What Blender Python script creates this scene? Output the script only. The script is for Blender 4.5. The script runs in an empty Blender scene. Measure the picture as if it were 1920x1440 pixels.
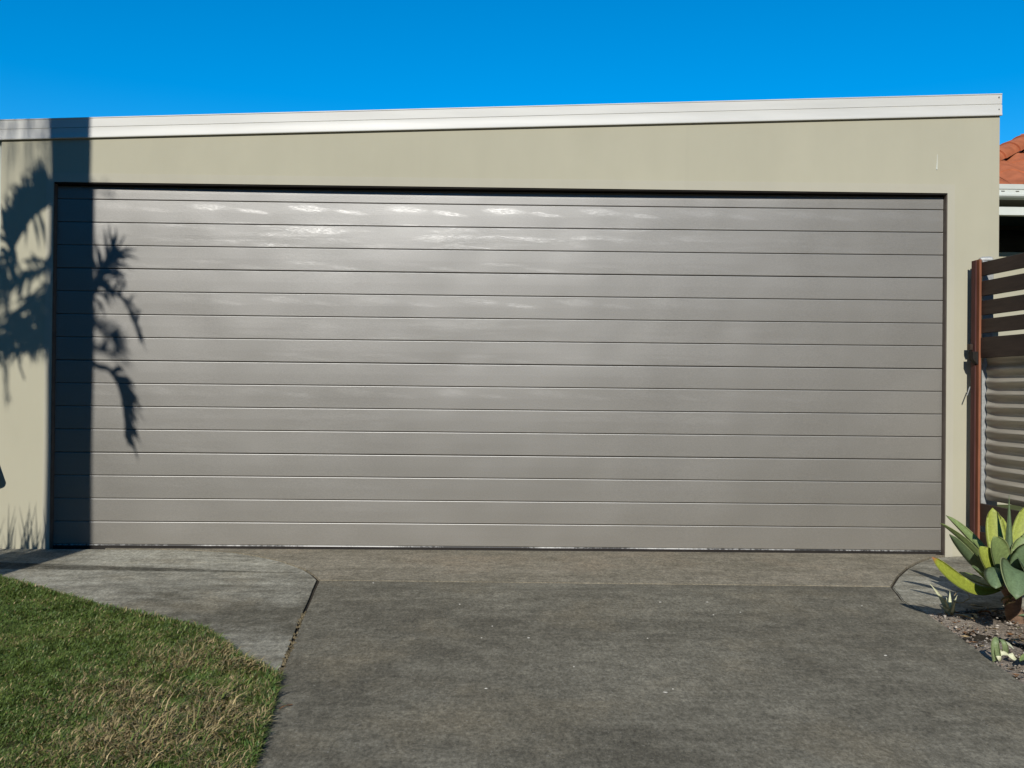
import bpy, bmesh, math, random
import numpy as np
from mathutils import Vector, Matrix

random.seed(7)
rng = np.random.default_rng(7)
S = bpy.context.scene
COL = S.collection
R = math.radians

# ------------------------------------------------------------------ camera
F_PX, CX, CY = 1767.0, 960.0, 720.0            # focal length and centre of the 1920x1440 photograph
CAM = Vector((-0.0151, -5.2683, 0.907))
PITCH, YAW, ROLL = 0.0061, -0.0138, -0.0098
ROT = (Matrix.Rotation(YAW, 3, 'Z') @ Matrix.Rotation(PITCH, 3, 'X') @ Matrix.Rotation(ROLL, 3, 'Y'))
cam = bpy.data.cameras.new('camera')
cam.sensor_width = 36.0
cam.lens = F_PX / 1920.0 * 36.0
cam.clip_start, cam.clip_end = 0.05, 3000.0
cam_o = bpy.data.objects.new('camera', cam)
COL.objects.link(cam_o)
right, fwd, up = ROT.col[0], ROT.col[1], ROT.col[2]
M4 = Matrix((right, up, -fwd)).transposed().to_4x4()
M4.translation = CAM
cam_o.matrix_world = M4
S.camera = cam_o

# ------------------------------------------------------------------ light
SUN_EL, SUN_AZ = R(31.0), R(9.0)               # the sun stands behind the photographer, a little to the left
TO_SUN = Vector((-math.sin(SUN_AZ) * math.cos(SUN_EL), -math.cos(SUN_AZ) * math.cos(SUN_EL), math.sin(SUN_EL)))
W = bpy.data.worlds.new('World')
S.world = W
W.use_nodes = True
wn = W.node_tree
bg = wn.nodes['Background']
sky = wn.nodes.new('ShaderNodeTexSky')
sky.sky_type = 'NISHITA'
sky.sun_disc = False
sky.sun_elevation = SUN_EL
sky.sun_rotation = math.pi + SUN_AZ
sky.air_density, sky.dust_density, sky.ozone_density = 1.0, 0.0, 8.0
hs = wn.nodes.new('ShaderNodeHueSaturation')
hs.inputs['Saturation'].default_value = 1.27
hs.inputs['Hue'].default_value = 0.491
wn.links.new(sky.outputs[0], hs.inputs['Color'])
wn.links.new(hs.outputs[0], bg.inputs['Color'])
bg.inputs['Strength'].default_value = 0.145
sun = bpy.data.lights.new('sun', 'SUN')
sun.energy = 4.2
sun.angle = R(0.53)
sun.color = (1.0, 0.955, 0.875)
sun_o = bpy.data.objects.new('sun', sun)
COL.objects.link(sun_o)
sun_o.rotation_euler = TO_SUN.to_track_quat('Z', 'Y').to_euler()
S.view_settings.view_transform = 'Standard'
S.view_settings.look = 'None'
S.view_settings.gamma = 1.0
S.view_settings.use_curve_mapping = False
S.view_settings.exposure = 0.0
S.render.engine = 'CYCLES'
S.cycles.max_bounces = 6

# ------------------------------------------------------------------ helpers
def gz(y):
    """height of the sloping ground at distance y (negative = towards the street)"""
    if y >= -0.95:
        return 0.012 * min(y, 0.0)
    if y >= -7.0:
        return -0.0114 + 0.055 * (y + 0.95)
    return -0.0114 + 0.055 * (-6.05)

def ray(px, py):
    return ROT @ Vector(((px - CX) / F_PX, 1.0, -(py - CY) / F_PX))

def at_y(px, py, y):
    d = ray(px, py)
    return CAM + d * ((y - CAM.y) / d.y)

def at_t(px, py, t):
    return CAM + ray(px, py) * t

def at_g(px, py, dz=0.0):
    d = ray(px, py)
    lo, hi = 0.5, 20.0
    for _ in range(60):
        m = (lo + hi) / 2
        p = CAM + d * m
        if p.z > gz(p.y) + dz: lo = m
        else: hi = m
    return CAM + d * lo

def tag(o, label=None, cat=None, group=None, kind=None):
    if label: o['label'] = label
    if cat: o['category'] = cat
    if group: o['group'] = group
    if kind: o['kind'] = kind
    return o

def link(name, me, parent=None, loc=None):
    o = bpy.data.objects.new(name, me)
    COL.objects.link(o)
    if parent is not None: o.parent = parent
    if loc is not None: o.location = loc
    return o

def empty(name, loc=(0, 0, 0)):
    return link(name, None, None, loc)

class MB:
    """collects polygons for ONE mesh"""
    def __init__(s): s.v, s.f, s.smooth = [], [], False
    def add(s, verts, faces):
        n = len(s.v)
        s.v += [tuple(p) for p in verts]
        s.f += [tuple(i + n for i in f) for f in faces]
        return s
    def box(s, lo, hi, m=None):
        x0, y0, z0 = lo; x1, y1, z1 = hi
        vs = [Vector(p) for p in ((x0,y0,z0),(x1,y0,z0),(x1,y1,z0),(x0,y1,z0),(x0,y0,z1),(x1,y0,z1),(x1,y1,z1),(x0,y1,z1))]
        if m is not None: vs = [m @ p for p in vs]
        return s.add(vs, [(3,2,1,0),(4,5,6,7),(0,1,5,4),(1,2,6,5),(2,3,7,6),(3,0,4,7)])
    def tube(s, pts, rad, n=8, cap=True):
        pts = [Vector(p) for p in pts]
        if not hasattr(rad, '__len__'): rad = [rad] * len(pts)
        rings = []
        ref = Vector((0.31, 0.17, 0.93))
        for i, p in enumerate(pts):
            d = (pts[min(i+1, len(pts)-1)] - pts[max(i-1, 0)])
            d = d.normalized() if d.length > 1e-9 else Vector((0, 0, 1))
            a = d.cross(ref)
            if a.length < 1e-3: a = d.cross(Vector((1, 0, 0)))
            a.normalize(); b = d.cross(a)
            rings.append([p + (a * math.cos(2*math.pi*k/n) + b * math.sin(2*math.pi*k/n)) * rad[i] for k in range(n)])
        vs = [q for r in rings for q in r]
        fs = []
        for i in range(len(pts) - 1):
            for k in range(n):
                fs.append((i*n+k, i*n+(k+1) % n, (i+1)*n+(k+1) % n, (i+1)*n+k))
        if cap:
            fs.append(tuple(range(n))[::-1]); fs.append(tuple((len(pts)-1)*n + k for k in range(n)))
        return s.add(vs, fs)
    def mesh(s, name, mat, smooth=False):
        me = bpy.data.meshes.new(name)
        me.from_pydata(s.v, [], s.f)
        me.validate()
        bm = bmesh.new(); bm.from_mesh(me)
        bmesh.ops.recalc_face_normals(bm, faces=bm.faces)
        bm.to_mesh(me); bm.free()
        me.materials.append(mat)
        if smooth or s.smooth:
            me.polygons.foreach_set('use_smooth', [True] * len(me.polygons))
            try: me.set_sharp_from_angle(angle=R(38))
            except Exception: pass
        return me
    def build(s, name, mat, parent=None, loc=None, smooth=False):
        return link(name, s.mesh(name, mat, smooth), parent, loc)

def bevel(o, w, seg=2):
    b = o.modifiers.new('bevel', 'BEVEL'); b.width = w; b.segments = seg; b.limit_method = 'ANGLE'; b.angle_limit = R(40)
    return o

# ------------------------------------------------------------------ materials
class NT:
    def __init__(s, name):
        s.m = bpy.data.materials.new(name); s.m.use_nodes = True
        s.t = s.m.node_tree; s.b = s.t.nodes['Principled BSDF']
        s.pos = None
    def n(s, typ, **kw):
        nd = s.t.nodes.new(typ)
        for k, v in kw.items(): setattr(nd, k, v)
        return nd
    def L(s, a, b): s.t.links.new(a, b)
    def put(s, sock, v):
        if isinstance(v, bpy.types.NodeSocket): s.L(v, sock)
        else: sock.default_value = v
    def P(s):
        if s.pos is None: s.pos = s.n('ShaderNodeNewGeometry').outputs['Position']
        return s.pos
    def math(s, op, a, b=0.0, c=0.0, clamp=False):
        nd = s.n('ShaderNodeMath', operation=op, use_clamp=clamp)
        s.put(nd.inputs[0], a); s.put(nd.inputs[1], b); s.put(nd.inputs[2], c)
        return nd.outputs[0]
    def noise(s, scale, detail=4, rough=0.55, stretch=(1, 1, 1), vec=None, off=(0, 0, 0), out='Fac', dist=0.0):
        mp = s.n('ShaderNodeMapping'); mp.inputs['Scale'].default_value = stretch; mp.inputs['Location'].default_value = off
        s.L(vec if vec is not None else s.P(), mp.inputs['Vector'])
        nd = s.n('ShaderNodeTexNoise'); nd.inputs['Scale'].default_value = scale
        nd.inputs['Detail'].default_value = detail; nd.inputs['Roughness'].default_value = rough
        nd.inputs['Distortion'].default_value = dist
        s.L(mp.outputs[0], nd.inputs['Vector'])
        return nd.outputs[out]
    def ramp(s, fac, stops):
        nd = s.n('ShaderNodeValToRGB'); cr = nd.color_ramp
        while len(cr.elements) < len(stops): cr.elements.new(0.5)
        for e, (p, c) in zip(cr.elements, stops):
            e.position = p; e.color = (c[0], c[1], c[2], 1) if hasattr(c, '__len__') else (c, c, c, 1)
        s.L(fac, nd.inputs[0])
        return nd.outputs[0]
    def mix(s, fac, a, b, mode='MIX'):
        nd = s.n('ShaderNodeMix', data_type='RGBA', blend_type=mode)
        s.put(nd.inputs[0], fac)
        for i, v in ((6, a), (7, b)):
            if isinstance(v, bpy.types.NodeSocket): s.L(v, nd.inputs[i])
            else: nd.inputs[i].default_value = (v[0], v[1], v[2], 1)
        return nd.outputs[2]
    def bump(s, h, strength=0.3, dist=0.01):
        nd = s.n('ShaderNodeBump'); nd.inputs['Strength'].default_value = strength; nd.inputs['Distance'].default_value = dist
        s.L(h, nd.inputs['Height'])
        return nd.outputs[0]
    def fin(s, col, rough=0.7, spec=0.3, normal=None, metal=0.0):
        s.put(s.b.inputs['Base Color'], col if isinstance(col, bpy.types.NodeSocket) else (col[0], col[1], col[2], 1))
        s.put(s.b.inputs['Roughness'], rough); s.put(s.b.inputs['Specular IOR Level'], spec); s.put(s.b.inputs['Metallic'], metal)
        if normal is not None: s.L(normal, s.b.inputs['Normal'])
        return s.m

def simple(name, c, rough=0.6, spec=0.3, var=0.15, scale=14.0, metal=0.0, bs=0.15, stretch=(1, 1, 1)):
    t = NT(name)
    f = t.noise(scale, 4, 0.6, stretch)
    lo = tuple(x * (1 - var) for x in c); hi = tuple(min(1, x * (1 + var)) for x in c)
    col = t.ramp(f, [(0.3, lo), (0.7, hi)])
    return t.fin(col, rough, spec, t.bump(t.noise(scale * 9, 3, 0.6, stretch), bs, 0.002), metal)

def stucco(name, base):
    t = NT(name)
    a = t.noise(1.3, 4, 0.6)
    b = t.noise(5.0, 3, 0.6, (1, 1, 0.35), off=(3, 1, 0))
    f = t.math('ADD', t.math('MULTIPLY', a, 0.6), t.math('MULTIPLY', b, 0.4))
    col = t.ramp(f, [(0.36, tuple(x * 0.95 for x in base)), (0.62, tuple(x * 1.03 for x in base))])
    drip = t.math('GREATER_THAN', t.noise(3.0, 2, 0.5, (6, 1, 0.12), off=(9, 0, 0)), 0.69)
    col = t.mix(t.math('MULTIPLY', drip, 0.05), col, (0.30, 0.29, 0.24))
    return t.fin(col, 0.85, 0.15, t.bump(t.noise(240, 3, 0.7), 0.12, 0.003))

def concrete(name, dark, light, tint, big=0.9, speck=1.0, seed=0.0, streak=0.5):
    t = NT(name)
    a = t.noise(big, 6, 0.66, (0.75, 1.1, 1), off=(seed, seed * 2, 0), dist=0.4)
    s_ = t.noise(6.5, 6, 0.72, (0.62, 1.5, 1), off=(seed, 3, 0))
    f = t.math('ADD', t.math('MULTIPLY', a, 1.0 - streak), t.math('MULTIPLY', s_, streak))
    col = t.ramp(f, [(0.41, dark), (0.50, tuple(x * 0.5 + y * 0.5 for x, y in zip(dark, light))), (0.585, light)])
    g = t.ramp(t.noise(1.9, 5, 0.65, off=(seed + 8, 0, 0)), [(0.50, 0.0), (0.68, 0.6)])
    col = t.mix(g, col, tint)
    br = t.noise(14, 5, 0.75, (0.35, 2.6, 1), off=(seed, 0, 2))             # broom strokes along the slab
    col = t.mix(1.0, col, t.ramp(br, [(0.30, 0.90), (0.70, 1.10)]), 'MULTIPLY')
    md = t.noise(21, 5, 0.8, (0.9, 0.55, 1), off=(seed, 6, 1))
    col = t.mix(1.0, col, t.ramp(md, [(0.32, 0.77), (0.5, 1.0), (0.68, 1.24)]), 'MULTIPLY')
    fine = t.noise(85, 5, 0.85, (0.95, 0.6, 1))
    col = t.mix(1.0, col, t.ramp(fine, [(0.30, 0.45), (0.5, 1.0), (0.70, 1.65)]), 'MULTIPLY')
    pores = t.math('GREATER_THAN', t.noise(130, 2, 0.5, off=(seed, 4, 4)), 0.69)
    col = t.mix(t.math('MULTIPLY', pores, 0.55), col, tuple(x * 0.35 for x in dark))
    agg = t.math('GREATER_THAN', t.noise(100, 2, 0.5, off=(seed, 9, 2)), 0.70)
    col = t.mix(t.math('MULTIPLY', agg, 0.5 * speck), col, (0.36, 0.34, 0.29))
    h = t.math('ADD', t.math('MULTIPLY', fine, 1.0), t.math('MULTIPLY', br, 0.5))
    return t.fin(col, 0.92, 0.15, t.bump(h, 0.5, 0.005))

def door_mat():
    """embossed wood-grain steel: the grain tilts the surface, so it only shows where it throws the sun back"""
    t = NT('door_steel')
    sp = t.n('ShaderNodeSeparateXYZ'); t.L(t.P(), sp.inputs[0])
    x, z = sp.outputs['X'], sp.outputs['Z']
    zz = t.math('DIVIDE', t.math('SUBTRACT', DOOR_TOP, z), PITCH_Z)       # 0 at the top of the leaf, +1 per slat
    row = t.math('FLOOR', zz)
    v = t.math('SUBTRACT', zz, row)                                        # 0 top .. 1 bottom of the slat
    typ = t.math('FLOORED_MODULO', row, 4.0)
    def is_(k): return t.math('COMPARE', typ, float(k), 0.1)
    sect = t.math('FLOOR', t.math('DIVIDE', row, 4.0))
    xo = t.math('ADD', x, t.math('MULTIPLY', sect, 0.143))
    u = t.math('FRACT', t.math('DIVIDE', t.math('ADD', xo, 5.14), 0.553))
    wob = t.noise(9, 4, 0.65, (1, 1, 3.5))
    def lens(u0, v0, a, b, k):
        du = t.math('SUBTRACT', u, u0)
        dv = t.math('SUBTRACT', t.math('SUBTRACT', v, v0), t.math('MULTIPLY', du, k))
        dv = t.math('ADD', dv, t.math('MULTIPLY', t.math('SUBTRACT', wob, 0.5), 0.22))
        e = t.math('ADD', t.math('POWER', t.math('ABSOLUTE', t.math('DIVIDE', du, a)), 1.6), t.math('POWER', t.math('DIVIDE', dv, b), 2.0))
        return t.math('MULTIPLY', t.math('SUBTRACT', 1.0, e, clamp=True), 1.5, clamp=True)
    l1 = t.math('MAXIMUM', lens(0.30, 0.27, 0.26, 0.17, 0.22), lens(0.74, 0.43, 0.22, 0.11, 0.55))
    l1 = t.math('MAXIMUM', l1, t.math('MULTIPLY', lens(0.55, 0.97, 0.5, 0.06, 0.0), 0.6))
    l3 = t.math('MAXIMUM', lens(0.30, 0.66, 0.27, 0.10, 0.10), lens(0.70, 0.86, 0.24, 0.08, 0.35))
    st = t.noise(2.6, 6, 0.62, (0.9, 1, 11), dist=0.6)
    st = t.ramp(st, [(0.47, 0.0), (0.60, 1.0)])
    l2 = t.math('MULTIPLY', st, 0.85)
    top = t.math('MULTIPLY', t.math('SUBTRACT', 1.0, t.math('DIVIDE', v, 0.34), clamp=True), t.ramp(t.noise(4, 4, 0.6, (1, 1, 5), off=(2, 0, 5)), [(0.4, 0.0), (0.62, 0.8)]))
    g = t.math('ADD', t.math('MULTIPLY', is_(1), l1), t.math('MULTIPLY', is_(2), l2))
    g = t.math('ADD', g, t.math('MULTIPLY', is_(3), t.math('MULTIPLY', l3, 0.55)))
    g = t.math('ADD', g, t.math('MULTIPLY', is_(0), top))
    fade = t.math('SUBTRACT', 1.0, t.math('MULTIPLY', sect, 0.24))         # the lower sheets are embossed less deeply
    gate_ = t.ramp(t.noise(0.9, 3, 0.6, (1, 1, 2.2), off=(6, 0, 2)), [(0.40, 0.35), (0.58, 1.0)])
    g = t.math('MULTIPLY', g, t.math('MULTIPLY', fade, gate_))
    fib = t.ramp(t.noise(46, 6, 0.9, (1, 1, 5.5)), [(0.44, 0.0), (0.60, 1.2)])
    g = t.math('MULTIPLY', g, fib, clamp=True)
    speck = t.noise(180, 4, 0.85, (0.7, 1, 1.2))
    blot = t.noise(0.8, 4, 0.6, (1, 1, 0.6), off=(4, 0, 1))
    col = t.ramp(blot, [(0.35, (0.126, 0.117, 0.097)), (0.65, (0.147, 0.137, 0.115))])
    col = t.mix(1.0, col, t.ramp(speck, [(0.3, 0.72), (0.7, 1.30)]), 'MULTIPLY')
    dust = t.math('MULTIPLY', t.math('SUBTRACT', 1.0, t.math('DIVIDE', z, 0.35), clamp=True), 0.22)
    col = t.mix(dust, col, (0.20, 0.175, 0.14))
    mk = t.math('MULTIPLY', t.math('GREATER_THAN', t.noise(2.2, 3, 0.6, (2.2, 1, 0.35), off=(1, 0, 7)), 0.66), 0.10)
    col = t.mix(mk, col, (0.10, 0.09, 0.08))
    bn = t.n('ShaderNodeBump'); bn.inputs['Strength'].default_value = 0.40; bn.inputs['Distance'].default_value = 0.0014
    t.L(t.math('ADD', speck, t.math('MULTIPLY', t.noise(1.3, 2, 0.5, (1, 1, 1.0)), 30.0)), bn.inputs['Height'])
    tl = t.n('ShaderNodeCombineXYZ'); t.L(t.math('MULTIPLY', g, 0.088), tl.inputs['Z'])
    va = t.n('ShaderNodeVectorMath', operation='ADD'); t.L(bn.outputs[0], va.inputs[0]); t.L(tl.outputs[0], va.inputs[1])
    vn = t.n('ShaderNodeVectorMath', operation='NORMALIZE'); t.L(va.outputs[0], vn.inputs[0])
    rough = t.math('SUBTRACT', 0.455, t.math('MULTIPLY', g, 0.06))
    t.b.inputs['IOR'].default_value = 1.8
    return t.fin(col, rough, 1.0, vn.outputs[0])

NSLAT = 16
PITCH_Z = 0.1288
DOOR_H = NSLAT * PITCH_Z
DOOR_TOP = 0.021 + DOOR_H              # the uppermost rib runs up behind the head of the opening

M = {}
M['wall'] = stucco('cream_render', (0.432, 0.412, 0.312))
M['trim'] = stucco('smooth_render', (0.44, 0.42, 0.335))
M['fascia'] = simple('fascia_paint', (0.585, 0.58, 0.54), 0.46, 0.45, 0.08, 3.0, bs=0.03, stretch=(0.4, 1, 4))
M['roof_sheet'] = simple('roof_sheet', (0.45, 0.45, 0.43), 0.5, 0.4, 0.06)
M['door'] = door_mat()
M['dark_seal'] = simple('dark_seal', (0.020, 0.017, 0.015), 0.7, 0.2, 0.2)
M['channel'] = simple('brown_channel', (0.15, 0.122, 0.10), 0.55, 0.3, 0.2)
M['backing'] = simple('door_backing', (0.085, 0.078, 0.068), 0.6, 0.2, 0.1)
M['alu'] = simple('aluminium', (0.62, 0.61, 0.58), 0.38, 0.5, 0.25, 30, 0.7, stretch=(0.5, 1, 1))
_t = NT('worn_rail')
_n = _t.noise(1.1, 3, 0.6, (1, 0, 0), off=(2.3, 0, 0)); _g = _t.noise(60, 3, 0.7)
_k = _t.ramp(_t.math('ADD', _n, _t.math('MULTIPLY', _t.math('SUBTRACT', _g, 0.5), 0.3)), [(0.46, 0.0), (0.58, 1.0)])
M['rail'] = _t.fin(_t.mix(_k, (0.03, 0.028, 0.025), (0.50, 0.49, 0.46)), 0.45, 0.4)
M['steel'] = simple('galvanised_steel', (0.36, 0.37, 0.36), 0.5, 0.5, 0.2, 60, 0.25)
M['timber_shade'] = simple('shaded_timber', (0.085, 0.034, 0.030), 0.7, 0.2, 0.3, 12, bs=0.3, stretch=(3, 3, 0.4))  # darker copy of the red timber, with the shade put into its colour
M['screw'] = simple('screw_metal', (0.25, 0.24, 0.22), 0.4, 0.5, 0.1, 40, 0.6)
M['apron'] = concrete('brown_concrete', (0.178, 0.158, 0.115), (0.275, 0.244, 0.183), (0.275, 0.225, 0.158), 1.1, 0.6, 3.0, 0.55)
M['drive'] = concrete('driveway_concrete', (0.124, 0.113, 0.085), (0.214, 0.197, 0.150), (0.212, 0.182, 0.125), 0.9, 1.0, 0.0, 0.42)
M['path'] = concrete('path_concrete', (0.122, 0.112, 0.084), (0.375, 0.357, 0.287), (0.28, 0.246, 0.176), 0.8, 0.7, 11.0, 0.40)
M['dirt'] = simple('joint_dirt', (0.045, 0.038, 0.028), 0.95, 0.1, 0.5, 60, bs=0.6)
M['filler'] = simple('joint_filler', (0.150, 0.120, 0.070), 0.95, 0.1, 0.55, 45, bs=0.6)
M['ground'] = simple('far_ground', (0.07, 0.085, 0.035), 0.95, 0.1, 0.3, 2)
M['road'] = simple('asphalt', (0.05, 0.05, 0.05), 0.9, 0.2, 0.2, 20)
M['timber_red'] = simple('oiled_timber', (0.25, 0.095, 0.05), 0.6, 0.3, 0.3, 12, bs=0.3, stretch=(3, 3, 0.4))
M['timber_dark'] = simple('dark_stained_timber', (0.042, 0.027, 0.020), 0.55, 0.3, 0.3, 10, bs=0.3, stretch=(1, 0.5, 5))
M['zinc'] = simple('corrugated_steel', (0.44, 0.41, 0.34), 0.40, 0.5, 0.18, 8, 0.3, stretch=(1, 0.4, 3))
M['terracotta'] = simple('terracotta', (0.42, 0.135, 0.062), 0.8, 0.2, 0.22, 7)
M['mortar'] = simple('ridge_mortar', (0.23, 0.085, 0.045), 0.9, 0.1, 0.2, 20)
M['white_paint'] = simple('white_paint', (0.62, 0.65, 0.60), 0.5, 0.4, 0.05, 5)
M['dark_glass'] = simple('dark_glass', (0.012, 0.012, 0.014), 0.12, 0.5, 0.1)
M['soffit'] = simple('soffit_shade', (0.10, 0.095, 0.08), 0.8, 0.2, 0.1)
M['bark'] = simple('palm_bark', (0.16, 0.13, 0.10), 0.9, 0.1, 0.3, 10, bs=0.6, stretch=(1, 1, 3))
M['palm_leaf'] = simple('palm_leaf', (0.06, 0.10, 0.03), 0.5, 0.4, 0.3, 8)
M['fleck'] = simple('white_fleck', (0.50, 0.48, 0.42), 0.8, 0.2, 0.1)
M['straw'] = simple('dry_straw', (0.42, 0.32, 0.17), 0.8, 0.2, 0.35, 50)
M['litter'] = simple('brown_litter', (0.19, 0.10, 0.05), 0.85, 0.2, 0.5, 30)
M['lamp'] = simple('black_lamp', (0.012, 0.013, 0.018), 0.5, 0.4, 0.1)

def attr_mat(name, rough=0.55, spec=0.25, trans=0.0):
    t = NT(name)
    a = t.n('ShaderNodeAttribute', attribute_name='tone')
    if trans:
        t.b.inputs['Transmission Weight'].default_value = 0.0
        t.b.inputs['Subsurface Weight'].default_value = 0.0
    return t.fin(a.outputs['Color'], rough, spec)
M['blade'] = attr_mat('grass_blade', 0.5, 0.3)
M['stone'] = attr_mat('bed_stone', 0.85, 0.2)

def agave_mat(name, c, tipc=None):
    t = NT(name)
    tc = t.n('ShaderNodeUVMap').outputs['UV']
    sp = t.n('ShaderNodeSeparateXYZ'); t.L(tc, sp.inputs[0])
    u, v = sp.outputs['X'], sp.outputs['Y']
    a = t.noise(6, 4, 0.6, (1, 3.5, 1), vec=tc)
    col = t.ramp(a, [(0.3, tuple(x * 0.78 for x in c)), (0.7, tuple(x * 1.18 for x in c))])
    e = t.math('MULTIPLY', t.math('POWER', t.math('ABSOLUTE', t.math('SUBTRACT', t.math('MULTIPLY', u, 2.0), 1.0)), 14.0), 0.5)
    col = t.mix(e, col, (0.36, 0.36, 0.16))
    fine = t.noise(160, 3, 0.7)
    col = t.mix(1.0, col, t.ramp(fine, [(0.3, 0.86), (0.7, 1.12)]), 'MULTIPLY')
    lim = 0.965 if tipc else 1.02
    tip = t.math('MULTIPLY', t.math('SUBTRACT', t.math('ADD', v, t.math('MULTIPLY', a, 0.06)), lim), 22.0, clamp=True)
    col = t.mix(tip, col, tipc or (0.16, 0.085, 0.04))
    return t.fin(col, 0.48, 0.32, t.bump(t.noise(40, 3, 0.6, (1, 0.15, 1), vec=tc), 0.12, 0.004))
M['agave_yellow'] = agave_mat('agave_leaf_yellow', (0.29, 0.33, 0.055))
M['agave_green'] = agave_mat('agave_leaf_green', (0.185, 0.245, 0.085))
M['agave_blue'] = agave_mat('agave_leaf_blue', (0.135, 0.195, 0.095))
M['agave_scar'] = agave_mat('agave_leaf_scarred', (0.30, 0.34, 0.045), (0.30, 0.12, 0.035))
M['young_leaf'] = agave_mat('young_leaf', (0.62, 0.63, 0.42))
M['curl_leaf'] = agave_mat('curl_leaf', (0.20, 0.26, 0.12))

# ------------------------------------------------------------------ ground and slabs
YB = [0.0, -0.3, -0.6, -0.95, -1.6, -2.4, -3.2, -4.0, -5.0, -6.0, -7.0]

def slab(name, pts, mat, dz=0.0, thick=0.09, bev=0.004, kind='structure'):
    """a slab of the given outline that follows the slope of the ground"""
    bm = bmesh.new()
    vs = [bm.verts.new((p[0], p[1], 0.0)) for p in pts]
    f = bm.faces.new(vs)
    bmesh.ops.recalc_face_normals(bm, faces=[f])
    if f.normal.z < 0: bmesh.ops.reverse_faces(bm, faces=[f])
    ext = bmesh.ops.extrude_face_region(bm, geom=[f])
    for v in [g for g in ext['geom'] if isinstance(g, bmesh.types.BMVert)]: v.co.z -= thick
    bmesh.ops.recalc_face_normals(bm, faces=bm.faces)
    for yb in YB:
        g = bm.verts[:] + bm.edges[:] + bm.faces[:]
        bmesh.ops.bisect_plane(bm, geom=g, plane_co=(0, yb, 0), plane_no=(0, 1, 0))
    for v in bm.verts: v.co.z += gz(v.co.y) + dz
    if bev:
        eds = [e for e in bm.edges if len(e.link_faces) == 2 and
               max(fc.normal.z for fc in e.link_faces) > 0.9 and min(abs(fc.normal.z) for fc in e.link_faces) < 0.3]
        bmesh.ops.bevel(bm, geom=eds, offset=bev, segments=2, affect='EDGES')
    me = bpy.data.meshes.new(name); bm.to_mesh(me); bm.free()
    me.materials.append(mat)
    return tag(link(name, me), kind=kind)

def G(*px): return [at_g(a, b).xy for a, b in px]

def shrink(p, q, d):
    """shift a polyline sideways by d (to the left of its direction)"""
    out = []
    for i in range(len(p)):
        a = p[max(i-1, 0)]; b = p[min(i+1, len(p)-1)]
        t_ = (b - a).normalized()
        out.append(p[i] + Vector((-t_.y, t_.x)) * d)
    return out

# joints as read from the photograph (driveway side of each joint)
J_apron_l = G((440, 1035), (484, 1042), (515, 1048), (539, 1055), (571, 1066), (588, 1076), (600, 1087))
J_drive_l = G((600, 1088), (585, 1122), (566, 1165), (546, 1219), (527, 1268))
J_drive_l2 = G((512, 1312), (492, 1378), (472, 1440))
J_apron_r = G((1745, 1044), (1722, 1052), (1700, 1063), (1682, 1079), (1669, 1099))
J_drive_r = G((1669, 1100), (1688, 1124), (1710, 1139), (1738, 1151))
J_drive_r2 = G((1800, 1194), (1860, 1239), (1920, 1283))
line_l = at_g(600, 1090).xy; line_r = at_g(1669, 1102).xy
Y_IN = 0.30
def extend(p, q, y):
    d = (q - p); k = (y - q.y) / d.y
    return q + d * k
dl_end = extend(J_drive_l2[0], J_drive_l2[-1], -6.9)
dr_end = extend(J_drive_r2[0], J_drive_r2[-1], -6.9)

apron_l = [Vector((J_apron_l[0].x - 0.02, 0.02))] + J_apron_l
apron_pts = [Vector((-2.2, Y_IN)), Vector((-2.2, 0.018)), Vector((J_apron_l[0].x - 0.3, 0.006))] + J_apron_l + \
            J_apron_r[::-1] + [Vector((J_apron_r[0].x + 0.12, 0.006)), Vector((2.46, 0.018)), Vector((2.46, Y_IN))]
slab('apron_slab', apron_pts, M['apron'], 0.0, bev=0.0)
mv = Vector((0, -0.0012))
drive_pts = [J_drive_l[0] + mv] + J_drive_l[1:] + J_drive_l2 + [dl_end, dr_end] + J_drive_r2[::-1] + J_drive_r[:0:-1] + [J_drive_r[0] + mv]
slab('driveway', drive_pts, M['drive'], -0.001, bev=0.001)

# path on the left, split by the groove that runs along the wall
gl = G((530, 1054), (300, 1054.5), (100, 1053.5))
GAP = 0.011
jl = shrink(J_apron_l, None, -0.018)
jd = shrink(J_drive_l, None, -GAP * 1.3)
grass_edge = G((0, 1088), (60, 1104), (130, 1124), (180, 1140), (240, 1152), (300, 1165), (380, 1184), (412, 1206), (440, 1232), (480, 1254), (522, 1272))
g_ext = extend(gl[0], gl[-1], gl[-1].y); gslope = (gl[-1] - gl[0]) / (gl[-1].x - gl[0].x)
far_l = gl[-1] + gslope * (-5.0 - gl[-1].x)
strip = [Vector((-5.0, 0.0)), far_l + Vector((0, 0.003))] + [g + Vector((0, 0.0016)) for g in gl[::-1]]
# strip joins the curve where the groove reaches it
k = min(range(len(jl)), key=lambda i: abs(jl[i].y - gl[0].y))
strip += [p for p in jl[:k][::-1]] + [Vector((jl[0].x - 0.30, -0.003))]
slab('path_strip', strip, M['path'], -0.001, bev=0.0015)
main = [far_l + Vector((0, -0.0016))] + [g - Vector((0, 0.0016)) for g in gl[::-1]] + [p for p in jl[k:]] + jd[1:-1] + \
       [jd[-1]] + [g - Vector((0, 0.05)) for g in grass_edge[::-1]]
ge0 = grass_edge[0]; gdir = (grass_edge[2] - grass_edge[0]).normalized()
gfar = ge0 - gdir * ((ge0.x + 5.0) / gdir.x)
main += [Vector((-5.0, gfar.y - 0.05))]
slab('path_slab', main, M['path'], -0.001, bev=0.0015)

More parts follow.
